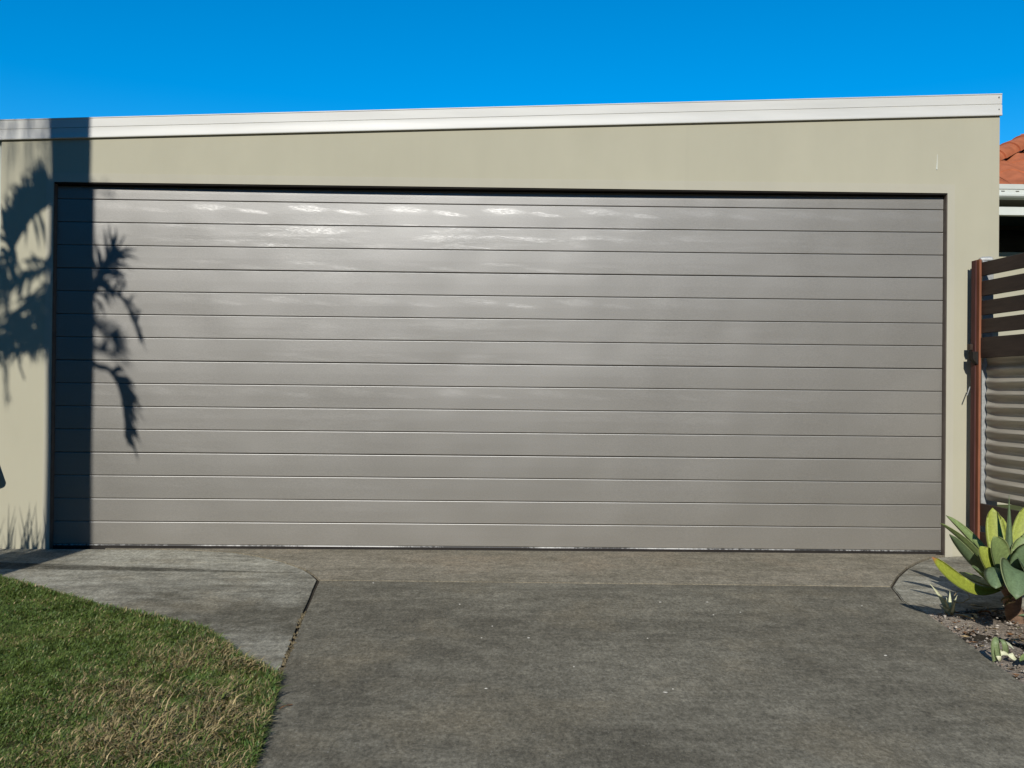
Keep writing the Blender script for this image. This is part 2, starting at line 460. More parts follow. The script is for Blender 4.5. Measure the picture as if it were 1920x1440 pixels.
# path on the right, behind the garden bed
jr = shrink(J_apron_r, None, GAP); jr2 = shrink(J_drive_r, None, GAP)
bed_edge = G((1738, 1152), (1790, 1146), (1850, 1140), (1920, 1136))
rp = [Vector((5.0, 0.0)), Vector((jr[0].x + 0.16, -0.003))] + jr + jr2[1:] + [b for b in bed_edge[1:]] + [Vector((5.0, bed_edge[-1].y))]
slab('side_path', rp, M['path'], -0.004, bev=0.004)

def sheet(name, pts, mat, dz, sub=None, amp=0.0, kind='structure', cell=0.05):
    bm = bmesh.new()
    f = bm.faces.new([bm.verts.new((p[0], p[1], 0.0)) for p in pts])
    ys = list(YB); xs = []
    if sub:
        ys += list(np.arange(sub[1], sub[3], cell)); xs = list(np.arange(sub[0], sub[2], cell))
    for yb in ys:
        bmesh.ops.bisect_plane(bm, geom=bm.verts[:] + bm.edges[:] + bm.faces[:], plane_co=(0, float(yb), 0), plane_no=(0, 1, 0))
    for xb in xs:
        bmesh.ops.bisect_plane(bm, geom=bm.verts[:] + bm.edges[:] + bm.faces[:], plane_co=(float(xb), 0, 0), plane_no=(1, 0, 0))
    for v in bm.verts:
        v.co.z = gz(v.co.y) + dz
        if amp:
            v.co.z += amp * (math.sin(v.co.x * 9.1 + v.co.y * 4) * math.sin(v.co.y * 7.3 + 1) + random.uniform(-0.5, 0.5))
    bmesh.ops.recalc_face_normals(bm, faces=bm.faces)
    if sum(fc.normal.z for fc in bm.faces) < 0: bmesh.ops.reverse_faces(bm, faces=bm.faces)
    me = bpy.data.meshes.new(name); bm.to_mesh(me); bm.free(); me.materials.append(mat)
    me.polygons.foreach_set('use_smooth', [True] * len(me.polygons))
    return tag(link(name, me), kind=kind)

sheet('joint_bed', [(-5, 0.2), (5, 0.2), (5, -6.9), (-5, -6.9)], M['dirt'], -0.011)
sheet('ground', [(-500, 500), (500, 500), (500, -500), (-500, -500)], M['ground'], -0.10)
sheet('road', [(-60, -7.4), (60, -7.4), (60, -14), (-60, -14)], M['road'], -0.085)

# sandy dirt that has washed into the lower half of the long joint
mbf = MB(); P = [Vector((p.x - 0.004, p.y)) for p in J_drive_l]
dense = []
for a, b in zip(P[1:-1], P[2:]):
    for i in range(14): dense.append(a.lerp(b, i / 14))
for i in range(70):
    p = random.choice(dense[8:]); r = random.uniform(0.004, 0.011)
    c = Vector((p.x - 0.003 + random.uniform(-0.010, 0.012), p.y + random.uniform(-0.02, 0.02), gz(p.y) - 0.001))
    ring = [c + Vector((math.cos(q) * r * random.uniform(0.7, 1.5), math.sin(q) * r * 1.5, -0.004)) for q in np.arange(0, 6.28, 1.05)]
    mbf.add(ring + [c + Vector((0, 0, 0.004))], [(i, (i + 1) % 6, 6) for i in range(6)])
tag(mbf.build('joint_debris', M['filler'], smooth=True), kind='stuff')

# garden bed
bed_pts = [b for b in bed_edge] + [Vector((5.0, bed_edge[-1].y)), Vector((5.0, -6.9)), dr_end] + J_drive_r2[::-1]
soil = NT('bed_soil')
_a = soil.noise(3.0, 5, 0.6); _f = soil.noise(70, 4, 0.75)
_c = soil.ramp(_a, [(0.35, (0.20, 0.165, 0.130)), (0.65, (0.35, 0.30, 0.245))])
_c = soil.mix(1.0, _c, soil.ramp(_f, [(0.3, 0.45), (0.5, 1.0), (0.7, 1.5)]), 'MULTIPLY')
M['soil'] = soil.fin(_c, 0.95, 0.1, soil.bump(soil.math('ADD', _f, soil.noise(22, 4, 0.6)), 0.9, 0.012))
sheet('garden_bed', bed_pts, M['soil'], -0.006, (1.3, -3.2, 2.9, -1.2), 0.006)

# lawn
lawn_pts = [Vector((-5.0, gfar.y))] + grass_edge + J_drive_l2 + [dl_end, Vector((-5.0, -6.9))]
lawn_soil = NT('lawn_soil')
_c = lawn_soil.ramp(lawn_soil.noise(40, 4, 0.7), [(0.3, (0.018, 0.022, 0.008)), (0.7, (0.06, 0.055, 0.022))])
M['lawn_soil'] = lawn_soil.fin(_c, 0.95, 0.1)
sheet('lawn', lawn_pts, M['lawn_soil'], 0.006, (-2.7, -3.2, -0.4, -0.8), 0.006, cell=0.08)

# ------------------------------------------------------------------ garage
garage = tag(empty('garage', (0, 0, 0)), 'cream rendered garage with wide grey ribbed door and sloping white fascia', 'garage')
XL, XR = at_y(3, 270, 0).x, at_y(1874, 300, 0).x
OL, OR_, OT = -2.5, 2.5, 2.038                      # the door opening
def fz(x, a, b):
    """height at x of the line through two photograph points on the wall"""
    p, q = at_y(a[0], a[1], -0.012), at_y(b[0], b[1], -0.012)
    return p.z + (q.z - p.z) * (x - p.x) / (q.x - p.x)
f_top = lambda x: fz(x, (30, 223), (1870, 175))
f_bot = lambda x: fz(x, (30, 262), (1870, 217))

bm = bmesh.new()
xs = [XL, OL, OR_, XR]
ztop = [f_bot(x) + 0.05 for x in xs]
V = {}
for i, x in enumerate(xs):
    V[i, 0] = bm.verts.new((x, 0, -0.12)); V[i, 1] = bm.verts.new((x, 0, OT)); V[i, 2] = bm.verts.new((x, 0, ztop[i]))
fs = [bm.faces.new((V[0,0], V[1,0], V[1,1], V[0,1])), bm.faces.new((V[2,0], V[3,0], V[3,1], V[2,1]))]
for i in range(3): fs.append(bm.faces.new((V[i,1], V[i+1,1], V[i+1,2], V[i,2])))
ex = bmesh.ops.extrude_face_region(bm, geom=fs)
for v in [g for g in ex['geom'] if isinstance(g, bmesh.types.BMVert)]: v.co.y += 0.2
bmesh.ops.recalc_face_normals(bm, faces=bm.faces)
me = bpy.data.meshes.new('wall'); bm.to_mesh(me); bm.free(); me.materials.append(M['wall'])
wall_o = link('wall', me, garage)
sw = MB()
sw.box((XL, 0.2, -0.12), (XL + 0.2, 6.2, f_bot(XL))); sw.box((XR - 0.2, 0.2, -0.12), (XR, 6.2, f_bot(XR)))
sw.box((XL, 6.2, -0.12), (XR, 6.4, f_bot(XL)))
sw.build('side_wall', M['wall'], garage)
rf = MB()
rf.add([(XL, 0.05, f_top(XL) - 0.03), (XR, 0.05, f_top(XR) - 0.03), (XR, 6.4, f_top(XR) - 0.05), (XL, 6.4, f_top(XL) - 0.05),
        (XL, 0.05, f_bot(XL) + 0.01), (XR, 0.05, f_bot(XR) + 0.01), (XR, 6.4, f_bot(XR) + 0.01), (XL, 6.4, f_bot(XL) + 0.01)],
       [(0,1,2,3), (7,6,5,4), (0,4,5,1), (1,5,6,2), (2,6,7,3), (3,7,4,0)])
rf.build('roof', M['roof_sheet'], garage)
# smooth render bead round the opening, 2 mm proud
tb = MB()
w_, pr = 0.042, 0.0025
tb.box((OR_, -pr, -0.02), (OR_ + w_, 0.004, OT)); tb.box((OL - w_, -pr, -0.02), (OL, 0.004, OT)); tb.box((OL - w_, -pr, OT), (OR_ + w_, 0.004, OT + 0.05))
tb.build('edge_bead', M['trim'], garage)

# fascia: a folded sheet profile lofted from end to end
prof = [(0.05, 1.0), (-0.010, 1.0), (-0.0145, 0.985), (-0.0150, 0.955), (-0.0120, 0.93), (-0.0120, 0.535), (-0.0085, 0.515), (-0.0085, 0.50),
        (-0.0140, 0.485), (-0.0140, 0.11), (-0.0155, 0.085), (-0.0160, 0.05), (-0.0150, 0.015), (-0.0120, 0.0), (-0.0010, 0.012)]
mb = MB(); nseg = 24
rows = []
for i in range(nseg + 1):
    x = XL - 0.07 + (XR + 0.006 - XL + 0.07) * i / nseg
    a, b = f_bot(x), f_top(x)
    wav = 0.0012 * math.sin(i * 1.7) + random.uniform(-0.0006, 0.0006)
    rows.append([(x, y + wav * (0.2 < f < 0.9), a + (b - a) * f) for y, f in prof])
n = len(prof)
mb.add([p for r in rows for p in r], [(i*n+k, (i+1)*n+k, (i+1)*n+k+1, i*n+k+1) for i in range(nseg) for k in range(n-1)])
mb.add(rows[0], [tuple(range(n))]); mb.add(rows[-1], [tuple(range(n))[::-1]])
fas = mb.build('fascia', M['fascia'], garage, smooth=True)
for zz_ in (0.28, 0.82):
    x = XR - 0.012; z = f_bot(x) + (f_top(x) - f_bot(x)) * zz_
    mb = MB().tube([(x, -0.011, z), (x, -0.018, z)], [0.004, 0.003], 8)
    mb.build('screw', M['screw'], fas)

MB().tube([(XL - 0.036, 0.05, -0.1), (XL - 0.036, 0.05, f_bot(XL) + 0.02)], 0.032, 12).build('downpipe', M['white_paint'], garage, smooth=True)
pd_ = at_y(1757, 303, 0)
mb = MB(); mb.tube([(pd_.x + .001, -0.0006, pd_.z + 0.040), (pd_.x, -0.0006, pd_.z), (pd_.x - .002, -0.0006, pd_.z - 0.045)], [0.0012, 0.0022, 0.0040], 6)
mb.build('paint_drip', M['white_paint'], garage)

# door: sixteen ribs in four folding sheets, bowed in slightly at the middle
def rec(x): return 0.038 + 0.018 * (1 - (x / 2.5) ** 2)
NX = 40
def loft_x(prof_, x0, x1, z0=0.0, caps=True, nx=NX, jig=0.0):
    mb = MB(); n = len(prof_); vs = []
    for i in range(nx + 1):
        x = x0 + (x1 - x0) * i / nx
        j = random.uniform(-jig, jig)
        vs += [(x, rec(x) + y + j, z + z0) for y, z in prof_]
    fs = [(i*n+k, (i+1)*n+k, (i+1)*n+(k+1) % n, i*n+(k+1) % n) for i in range(nx) for k in range(n)]
    if caps: fs += [tuple(range(n)), tuple(nx*n + k for k in range(n))[::-1]]
    mb.add(vs, fs)
    return mb
SX0, SX1 = OL + 0.004, OR_ - 0.005
door = loft_x([(0.014, 0), (0.040, 0), (0.040, OT - 0.012 - DOOR_TOP + DOOR_H), (0.014, OT - 0.012 - DOOR_TOP + DOOR_H)], SX0, SX1, DOOR_TOP - DOOR_H).build('garage_door', M['backing'], garage)
def slat_prof(top_gap, h=None):
    h = h or PITCH_Z - top_gap
    return [(0.0145, 0.0), (0.004, 0.0002), (0.0005, 0.0012), (0.0, 0.0035), (-0.0003, h * 0.5), (0.0, h - 0.0040), (0.0008, h - 0.0018), (0.0035, h - 0.0003), (0.0145, h)]
protos = {}
for i in range(NSLAT):
    sect_top = (i % 4 == 0 and i > 0)
    key = 'top' if i == 0 else sect_top
    z = DOOR_TOP - (i + 1) * PITCH_Z
    if key not in protos:
        protos[key] = loft_x(slat_prof(0.0036 if sect_top else 0.0023, OT - 0.010 - z if i == 0 else None), SX0, SX1).mesh('slat', M['door'], False)
    link('slat', protos[key], door, (0, 0, z))
zb = DOOR_TOP - DOOR_H
loft_x([(-0.006, zb - 0.006), (0.030, zb - 0.006), (0.030, zb - 0.0005), (-0.003, zb - 0.0005)], SX0, SX1).build('bottom_rail', M['rail'], door)
loft_x([(-0.004, -0.012), (0.034, -0.012), (0.030, zb - 0.0065), (-0.003, zb - 0.0065)], SX0, SX1).build('rubber_seal', M['dark_seal'], door)
MB().box((OR_ - 0.003, 0.003, 0.0), (OR_ - 0.0005, 0.09, OT - 0.010)).build('guide_channel', M['channel'], garage)
MB().box((OL + 0.001, 0.003, 0.0), (OL + 0.003, 0.09, OT - 0.010)).build('guide_channel', M['channel'], garage)
MB().box((OL + 0.001, 0.004, OT - 0.007), (OR_ - 0.001, 0.09, OT - 0.001)).build('head_dark_strip', M['dark_seal'], garage)  # dark strip added to blacken the lintel underside, where bounced light would show

# assumed conical black light, unseen past the left edge, placed for its shadow
lampo = tag(empty('assumed_light', at_y(-23, 893, -0.07)), 'assumed black conical wall light outside the left edge, placed for its shadow', 'wall light')
cx = lampo.location
mb = MB(); mb.tube([(0, 0, -0.003), (0, 0, 0.004), (0, 0, 0.11), (0, 0, 0.125)], [0.050, 0.052, 0.014, 0.008], 20)
mb.build('lamp_shade', M['lamp'], lampo, smooth=True)
mb = MB(); mb.tube([(0, 0, 0.10), (0, 0.03, 0.115), (0, 0.066, 0.10)], 0.007, 8)
mb.build('bracket', M['lamp'], lampo, smooth=True)

# ------------------------------------------------------------------ house beyond the right corner
HY = 3.3                                             # its front wall
house = tag(empty('house', (5.5, HY, 0)), 'low house with orange terracotta roof and white gutter beyond the garage corner', 'house')
house_inv = Vector((5.5, HY, 0))
def hb(mb, name, mat, parent=house, smooth=False):
    mb.v = [tuple(Vector(p) - house_inv) for p in mb.v]
    return mb.build(name, mat, parent, smooth=smooth)
EY = HY - 0.55                                       # eave line
z_g0, z_g1 = at_y(1895, 370, EY).z, at_y(1895, 346, EY).z
z_b0, z_b1 = at_y(1895, 403, EY + 0.07).z, at_y(1895, 388, EY + 0.07).z
z_w0 = at_y(1895, 473, HY).z
HX0, HX1 = 3.78, 9.0
mb = MB(); mb.box((HX0 + 0.28, HY, -0.1), (HX1, HY + 0.15, z_w0))
mb.box((HX0 + 0.28, HY + 0.75, z_w0), (HX1, HY + 0.9, z_b1)); mb.box((HX0 + 0.28, HY + 0.15, -0.1), (HX0 + 0.6, HY + 3, z_w0))
hb(mb, 'wall', M['wall'])
hb(MB().box((HX0 + 0.2, EY + 0.07, z_b0), (HX1, EY + 0.13, z_b1)), 'beam', M['white_paint'])
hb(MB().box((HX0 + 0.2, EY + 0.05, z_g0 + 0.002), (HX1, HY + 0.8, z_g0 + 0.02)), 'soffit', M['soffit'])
mb = MB(); mb.box((HX0 + 0.5, HY + 0.62, z_w0), (HX1, HY + 0.64, z_b1 - 0.01)); hb(mb, 'dark_window', M['dark_glass'])
for k in range(3): 
    x = HX0 + 1.6 + k * 1.5
    hb(MB().box((x, HY + 0.55, z_w0), (x + 0.06, HY + 0.61, z_b0)), 'window_frame', M['white_paint'])
mb = MB()
gp = [(0.10, z_g0), (0.0, z_g0), (-0.012, z_g0 + 0.012), (-0.012, z_g0 + 0.03), (-0.004, z_g0 + 0.036), (-0.004, z_g1 - 0.045), (-0.012, z_g1 - 0.04), (-0.018, z_g1), (0.0, z_g1 + 0.003), (0.10, z_g1 - 0.01)]
n = len(gp)
mb.add([(x, EY + y, z) for x in (HX0, HX1) for y, z in gp], [(k, n + k, n + (k + 1) % n, (k + 1) % n) for k in range(n)] + [tuple(range(n)), tuple(n + k for k in range(n))[::-1]])
gut = hb(mb, 'gutter', M['white_paint'])
for k in range(24):
    x = HX0 + 0.12 + k * 0.125
    g_ = MB().box((x, EY - 0.0065, z_g1 - 0.062), (x + 0.030, EY - 0.0035, z_g1 - 0.055))
    hb(g_, 'slot', M['soffit'], gut)
# tiled hip roof
SLP = math.tan(R(30))
def roof_pt(x, s): return Vector((x, EY + 0.02 + s, z_g1 - 0.02 + s * SLP))
hipx = lambda s: HX0 + 0.02 + s * 1.16                     # left hip, rising to the right
RUN = 2.2
base = MB(); base.add([roof_pt(HX0 + 0.03, 0) - Vector((0, 0, .035)), roof_pt(HX1, 0) - Vector((0, 0, .035)), roof_pt(HX1, RUN) - Vector((0, 0, .035)), roof_pt(hipx(RUN), RUN) - Vector((0, 0, .035)),
                       Vector((HX0 + 0.03, EY + 0.02 + 2 * RUN, z_g1 - 0.06)), Vector((HX1, EY + 0.02 + 2 * RUN, z_g1 - 0.06))],
                      [(0, 1, 2, 3), (0, 3, 4), (3, 2, 5, 4)])
hb(base, 'roof', M['mortar'])
tw, tl_ = 0.30, 0.335
tile = MB(); nu = 10
wave = lambda u: 0.034 * (0.5 - 0.5 * math.cos(2 * math.pi * u)) ** 0.9
vs = []
for (d, up_) in ((0, 0.0), (tl_ + 0.05, -0.012)):
    for i in range(nu + 1):
        u = i / nu; vs.append((u * (tw + 0.012), d * math.cos(R(30)), d * math.sin(R(30)) + wave(u) + 0.028 + up_))
for i in range(nu + 1):
    u = i / nu; vs.append((u * (tw + 0.012), 0.002, wave(u) + 0.004))
n1 = nu + 1
tile.add(vs, [(i, i + 1, n1 + i + 1, n1 + i) for i in range(nu)] + [(2*n1 + i, 2*n1 + i + 1, i + 1, i) for i in range(nu)])
tile_me = tile.mesh('roof_tile', M['terracotta'], True)
row = 0; s_ = 0.0
while s_ < RUN - 0.1:
    x = HX0
    while x < 7.2:
        if x + tw * 0.5 > hipx(s_ + 0.15):
            o = link('roof_tile', tile_me, house, roof_pt(x, s_) - house_inv + Vector((random.uniform(-.003, .003), random.uniform(-.006, .006), random.uniform(-.002, .002))))
            o.rotation_euler = (random.uniform(-.012, .012), 0, random.uniform(-.01, .01))
        x += tw
    s_ += tl_ * math.cos(R(30)); row += 1
# rounded hip caps, each lapped over the one below
capm = MB(); nc = 10; vs = []
for d, r_ in ((0.0, 0.105), (0.42, 0.088)):
    for i in range(nc + 1):
        a = math.pi * i / nc; vs.append((math.cos(a) * r_ * 1.15, d, math.sin(a) * r_))
for i in range(nc + 1):
    a = math.pi * i / nc; vs.append((math.cos(a) * 0.085 * 1.15, 0.0, math.sin(a) * 0.085))
n1 = nc + 1
capm.add(vs, [(i, i+1, n1+i+1, n1+i) for i in range(nc)] + [(2*n1+i, 2*n1+i+1, i+1, i) for i in range(nc)])
cap_me = capm.mesh('hip_cap', M['terracotta'], True)
p0, p1 = roof_pt(hipx(0), 0), roof_pt(hipx(RUN), RUN)
dirv = (p1 - p0); L_ = dirv.length; dirv.normalize()
k = 0
while k * 0.36 < L_:
    o = link('hip_cap', cap_me, house, p0 + dirv * (k * 0.36) - house_inv + Vector((0, 0, 0.015)))
    o.rotation_mode = 'QUATERNION'; o.rotation_quaternion = dirv.to_track_quat('Y', 'Z'); k += 1
for k in range(9):
    o = link('hip_cap', cap_me, house, p1 + Vector((k * 0.36, 0, 0.02)) - house_inv)
    o.rotation_euler = (0, 0, -math.pi / 2)

# ------------------------------------------------------------------ slatted side gate
FA = Vector((at_y(1839, 760, -0.10).x, -0.10, 0)); FD = Vector((0.085, -1.0, 0)).normalized()
gate = tag(empty('side_gate', FA), 'dark slatted timber gate with corrugated steel lower half at the right edge', 'gate')
GM = Matrix((FD, Vector((-FD.y, FD.x, 0)), Vector((0, 0, 1)))).transposed()     # local x along the gate, y to its back (right)
def gbox(lo, hi): return MB().box(lo, hi, GM)
def gx(px):
    """distance along the gate of a photograph column"""
    d = ray(px, 760); 
    a = CAM.xy; dd = d.xy
    # solve a + dd*s = FA + FD*u
    det = dd.x * -FD.y + FD.x * dd.y
    r0 = FA.xy - a
    u = (dd.x * r0.y - dd.y * r0.x) / -det if abs(det) > 1e-9 else 0
    s_ = (r0.x * -FD.y + FD.x * r0.y) / det
    return u, s_
def gzv(px, py):
    u, s_ = gx(px)
    return (CAM + ray(px, py) * s_).z
GL = 1.05
tops = [gzv(1842, y) for y in (491.5, 527, 564, 598.5)]
bots = [gzv(1842, y) for y in (517, 555, 591, 625)]
for a, b in zip(tops, bots):
    bevel(gbox((0.0, -0.008, b), (GL, 0.012, a)).build('slat', M['timber_dark'], gate), 0.002)
zr1, zr0 = gzv(1842, 633), gzv(1842, 671)
bevel(gbox((0.0, -0.012, zr0), (GL, 0.030, zr1)).build('rail', M['timber_dark'], gate), 0.002)
z1, z0 = gzv(1842, 944), gzv(1842, 985)
bevel(gbox((0.0, -0.008, z0), (GL, 0.012, z1)).build('slat', M['timber_dark'], gate), 0.002)
bevel(gbox((0.0, -0.008, 0.06), (GL, 0.012, z0 - 0.035)).build('slat', M['timber_dark'], gate), 0.002)
# stile: two red faces seen end-on, the left coloured as shaded, dark gap between
zt, zbm = gzv(1834, 489), 0.05
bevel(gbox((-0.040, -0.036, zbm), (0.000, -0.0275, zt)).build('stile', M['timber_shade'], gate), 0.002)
gbox((-0.040, -0.0272, zbm), (-0.014, -0.0212, zt - 0.004)).build('stile_gap', M['timber_dark'], gate)
bevel(gbox((-0.040, -0.0210, zbm), (0.014, -0.0085, zt + 0.004)).build('stile', M['timber_red'], gate), 0.0015)
# corrugated sheet
zc0, zc1 = gzv(1842, 938), zr0 + 0.02
pit = 0.0685; mb = MB(); nz = int((zc1 - zc0) / pit * 10); vs = []
for j, u in enumerate(np.linspace(0.004, GL - 0.03, 8)):
    for i in range(nz + 1):
        z = zc0 + (zc1 - zc0) * i / nz
        ph = 2 * math.pi * (z - zc0) / pit
        amp = 0.0145 * min(1.0, 0.25 + u * 9)
        p = GM @ Vector((u, 0.030 + amp * math.cos(ph), z)); vs.append(p)
mb.add(vs, [(j*(nz+1)+i, (j+1)*(nz+1)+i, (j+1)*(nz+1)+i+1, j*(nz+1)+i+1) for j in range(7) for i in range(nz)])
mb.build('corrugated_sheet', M['zinc'], gate, smooth=True)
# latch bar, catch and pin
zl = gzv(1845, 650)
bevel(gbox((-0.055, -0.050, zl - 0.017), (-0.020, 0.050, zl + 0.017)).build('latch_bar', M['timber_dark'], gate), 0.002)
bevel(gbox((-0.070, 0.022, zl - 0.019), (-0.048, 0.056, zl + 0.019)).build('latch_block', M['timber_red'], gate), 0.002)
zk = gzv(1824, 670)
mb = MB()
mb.add([GM @ Vector(p) for p in ((-0.02, -0.060, zk + 0.028), (-0.02, -0.030, zk + 0.028), (-0.02, -0.030, zk - 0.045), (-0.02, -0.060, zk - 0.012),
                                 (0.02, -0.060, zk + 0.028), (0.02, -0.030, zk + 0.028), (0.02, -0.030, zk - 0.045), (0.02, -0.060, zk - 0.012))],
       [(0,1,2,3), (7,6,5,4), (0,4,5,1), (1,5,6,2), (2,6,7,3), (3,7,4,0)])
mb.build('catch', M['dark_seal'], gate)
zp = gzv(1824, 733)
MB().tube([GM @ Vector((-0.02, -0.068, zp - 0.026)), GM @ Vector((-0.05, -0.034, zp + 0.022))], 0.003, 6).build('pin', M['steel'], gate)
# galvanised post with cap that the gate closes on
post = tag(empty('gate_post', (at_y(1846, 760, -0.055).x, -0.055, 0)), 'square galvanised steel post with cap between garage wall and slatted gate', 'post')
hw = 0.031; zpt = at_y(1840, 489, -0.08).z
bevel(MB().box((-hw, -hw, -0.05), (hw, hw, zpt)).build('post_tube', M['steel'], post), 0.003)
cp = MB(); cp.tube([(0, 0, zpt), (0, 0, zpt + 0.016), (0, 0, zpt + 0.024)], [0.0475, 0.0475, 0.034], 4)
o = cp.build('post_cap', M['steel'], post); o.rotation_euler = (0, 0, 0)
bevel(o, 0.004, 3)

# ------------------------------------------------------------------ agaves
def leaf_mesh(name, path, width, axis, mat, fold=0.28, thick=0.010, ns=18, shape='agave', twist=0.0, nhint=None):
    """a fleshy leaf along a bezier path; the upper face looks towards the axis point"""
    p0, p1, p2 = [Vector(p) for p in path]
    nw = 7; vs, uv = [], []
    for i in range(ns + 1):
        s = i / ns
        p = p0 * (1-s)**2 + p1 * 2*s*(1-s) + p2 * s*s
        t = ((p1 - p0) * (1-s) + (p2 - p1) * s).normalized()
        nh = (nhint if nhint is not None else (Vector(axis) - p))
        nrm = (nh - t * nh.dot(t)).normalized()
        side = t.cross(nrm)
        if twist:
            q = Matrix.Rotation(twist * (s - 0.3), 3, t); nrm = q @ nrm; side = q @ side
        if shape == 'agave':
            w = width * (0.42 + 0.58 * math.sin(min(1.0, s / 0.58) * math.pi / 2) ** 1.9) if s < 0.58 else width * max(0.0, 1 - ((s - 0.58) / 0.42) ** 2.6) ** 0.66
            w = max(w, width * 0.012)
        elif shape == 'spear':
            w = width * max(0.03, 1 - s ** 1.15)
        else:
            w = width * max(0.04, (1 - s ** 2.2))
        th = thick * (1.25 - s) * max(0.25, w / width)
        for face in (0, 1):
            for j in range(nw):
                a = (j / (nw - 1)) * 2 - 1
                lift = fold * w * 0.5 * (a * a) 
                off = (th * 0.35 if face == 0 else -th * (1 - a * a) ** 0.7 - th * 0.08)
                edge = 1.0 - 0.04 * (face == 1)
                vs.append(p + side * (a * w * 0.5 * edge) + nrm * (lift + off * (1 - 0.8 * abs(a) ** 3)))
                uv.append((j / (nw - 1), s))
    fs = []
    row = 2 * nw
    for i in range(ns):
        for j in range(nw - 1):
            a = i * row + j; fs.append((a, a + 1, a + row + 1, a + row))
            a = i * row + nw + j; fs.append((a + 1, a, a + row, a + row + 1))
        a = i * row; fs.append((a, a + row, a + row + nw, a + nw))
        a = i * row + nw - 1; fs.append((a + row, a, a + nw, a + row + nw))
    a = ns * row
    for j in range(nw - 1): fs.append((a + j, a + j + 1, a + nw + j + 1, a + nw + j))
    me = bpy.data.meshes.new(name)
    me.from_pydata([tuple(v) for v in vs], [], fs)
    ul = me.uv_layers.new(name='UVMap')
    for lp in me.loops: ul.data[lp.index].uv = uv[lp.vertex_index]
    bm = bmesh.new(); bm.from_mesh(me); bmesh.ops.recalc_face_normals(bm, faces=bm.faces); bm.to_mesh(me); bm.free()
    me.polygons.foreach_set('use_smooth', [True] * len(me.polygons))
    me.materials.append(mat)
    return me

AB = at_g(1904, 1162)                                 # foot of the big agave
agave = tag(empty('agave', AB), 'big yellow green agave rosette on a brown stem in the garden bed', 'agave')
AXIS = at_t(1896, 1000, 3.93)
def lf(b, c, t, w, mat, fold=0.28, shape='agave', twist=0.0, nh=None, par=agave, org=AB, ax=AXIS):
    me = leaf_mesh('leaf', [at_t(*b) - org, at_t(*c) - org, at_t(*t) - org], w, ax - org, M[mat], fold, shape=shape, twist=twist, nhint=nh)
    return link('leaf', me, par)
Z = Vector((0, 0, 1))
CAMW = Vector((-0.35, -1, 0.35))
lf((1893, 1090, 3.92), (1894, 1010, 3.92), (1892, 928, 3.91), 0.050, 'agave_blue', 0.9, 'spear', nh=Vector((0.3, 1, 0)))
lf((1884, 1090, 3.96), (1868, 1030, 4.02), (1861, 952, 4.05), 0.086, 'agave_yellow', 0.16, nh=Vector((-0.15, -1, 0.3)))
lf((1892, 1085, 4.02), (1884, 1020, 4.10), (1875, 966, 4.16), 0.080, 'agave_yellow', 0.2, nh=Vector((0.5, -1, 0.3)))
lf((1899, 1085, 3.98), (1904, 1015, 4.05), (1928, 948, 4.10), 0.074, 'agave_yellow', 0.18, nh=Vector((-0.2, -1, 0.3)))
lf((1908, 1080, 3.96), (1922, 1040, 3.98), (1944, 985, 4.0), 0.080, 'agave_green', 0.2, nh=Vector((-0.4, -1, 0.3)))
lf((1880, 1085, 4.0), (1842, 1030, 4.16), (1773, 966, 4.32), 0.060, 'agave_green', 0.55, nh=Vector((0.15, -0.25, 1)))
lf((1874, 1090, 3.96), (1828, 1025, 4.0), (1762, 981, 4.02), 0.056, 'agave_green', 0.60, nh=Vector((0.35, -0.10, 1)))
lf((1876, 1098, 3.92), (1816, 1060, 3.92), (1780, 1001, 3.86), 0.070, 'agave_blue', 0.45, nh=Vector((0.9, 0.35, 0.45)))
lf((1872, 1094, 3.98), (1838, 1050, 4.1), (1800, 1012, 4.2), 0.050, 'agave_green', 0.5, nh=Vector((0.4, -0.4, 1)))
lf((1882, 1096, 3.86), (1876, 1050, 3.80), (1862, 1006, 3.80), 0.120, 'agave_green', 0.22, nh=Vector((0.35, -1, 0.45)))
lf((1874, 1098, 3.84), (1854, 1058, 3.77), (1838, 1024, 3.80), 0.100, 'agave_yellow', 0.25, nh=Vector((0.45, -1, 0.4)))
lf((1872, 1104, 3.86), (1815, 1128, 3.74), (1747, 1044, 3.70), 0.070, 'agave_scar', 0.34, nh=Vector((-0.25, -1, 0.9)))
lf((1900, 1092, 3.84), (1912, 1045, 3.76), (1952, 1028, 3.74), 0.105, 'agave_blue', 0.22, nh=Vector((-0.2, -1, 0.6)))
lf((1894, 1096, 3.88), (1864, 1036, 3.70), (1867, 1104, 3.60), 0.088, 'agave_blue', -0.35, nh=Vector((-0.5, -1, 0.7)))
lf((1902, 1096, 3.86), (1900, 1024, 3.66), (1905, 1124, 3.55), 0.120, 'agave_blue', 0.34, nh=Vector((-0.1, -1, 0.9)))
lf((1906, 1096, 3.88), (1932, 1030, 3.70), (1950, 1110, 3.60), 0.120, 'agave_blue', 0.16, nh=Vector((0.3, -1, 0.8)))
lf((1884, 1104, 3.96), (1838, 1098, 4.06), (1800, 1072, 4.22), 0.070, 'agave_green', 0.3, nh=Z)
lf((1890, 1100, 4.0), (1880, 1070, 4.25), (1866, 1042, 4.45), 0.080, 'agave_green', 0.3, nh=Z)
lf((1902, 1098, 4.0), (1930, 1080, 4.2), (1950, 1040, 4.4), 0.080, 'agave_green', 0.3, nh=Z)
lf((1908, 1100, 3.94), (1960, 1060, 3.95), (2010, 1040, 3.9), 0.085, 'agave_green', 0.3, nh=Z)
lf((1908, 1100, 3.94), (1960, 1110, 3.8), (2000, 1090, 3.65), 0.085, 'agave_blue', 0.3, nh=Z)
lf((1886, 1094, 3.94), (1852, 1042, 4.06), (1822, 1010, 4.14), 0.060, 'agave_green', 0.4, nh=Vector((0.3, -0.5, 1)))
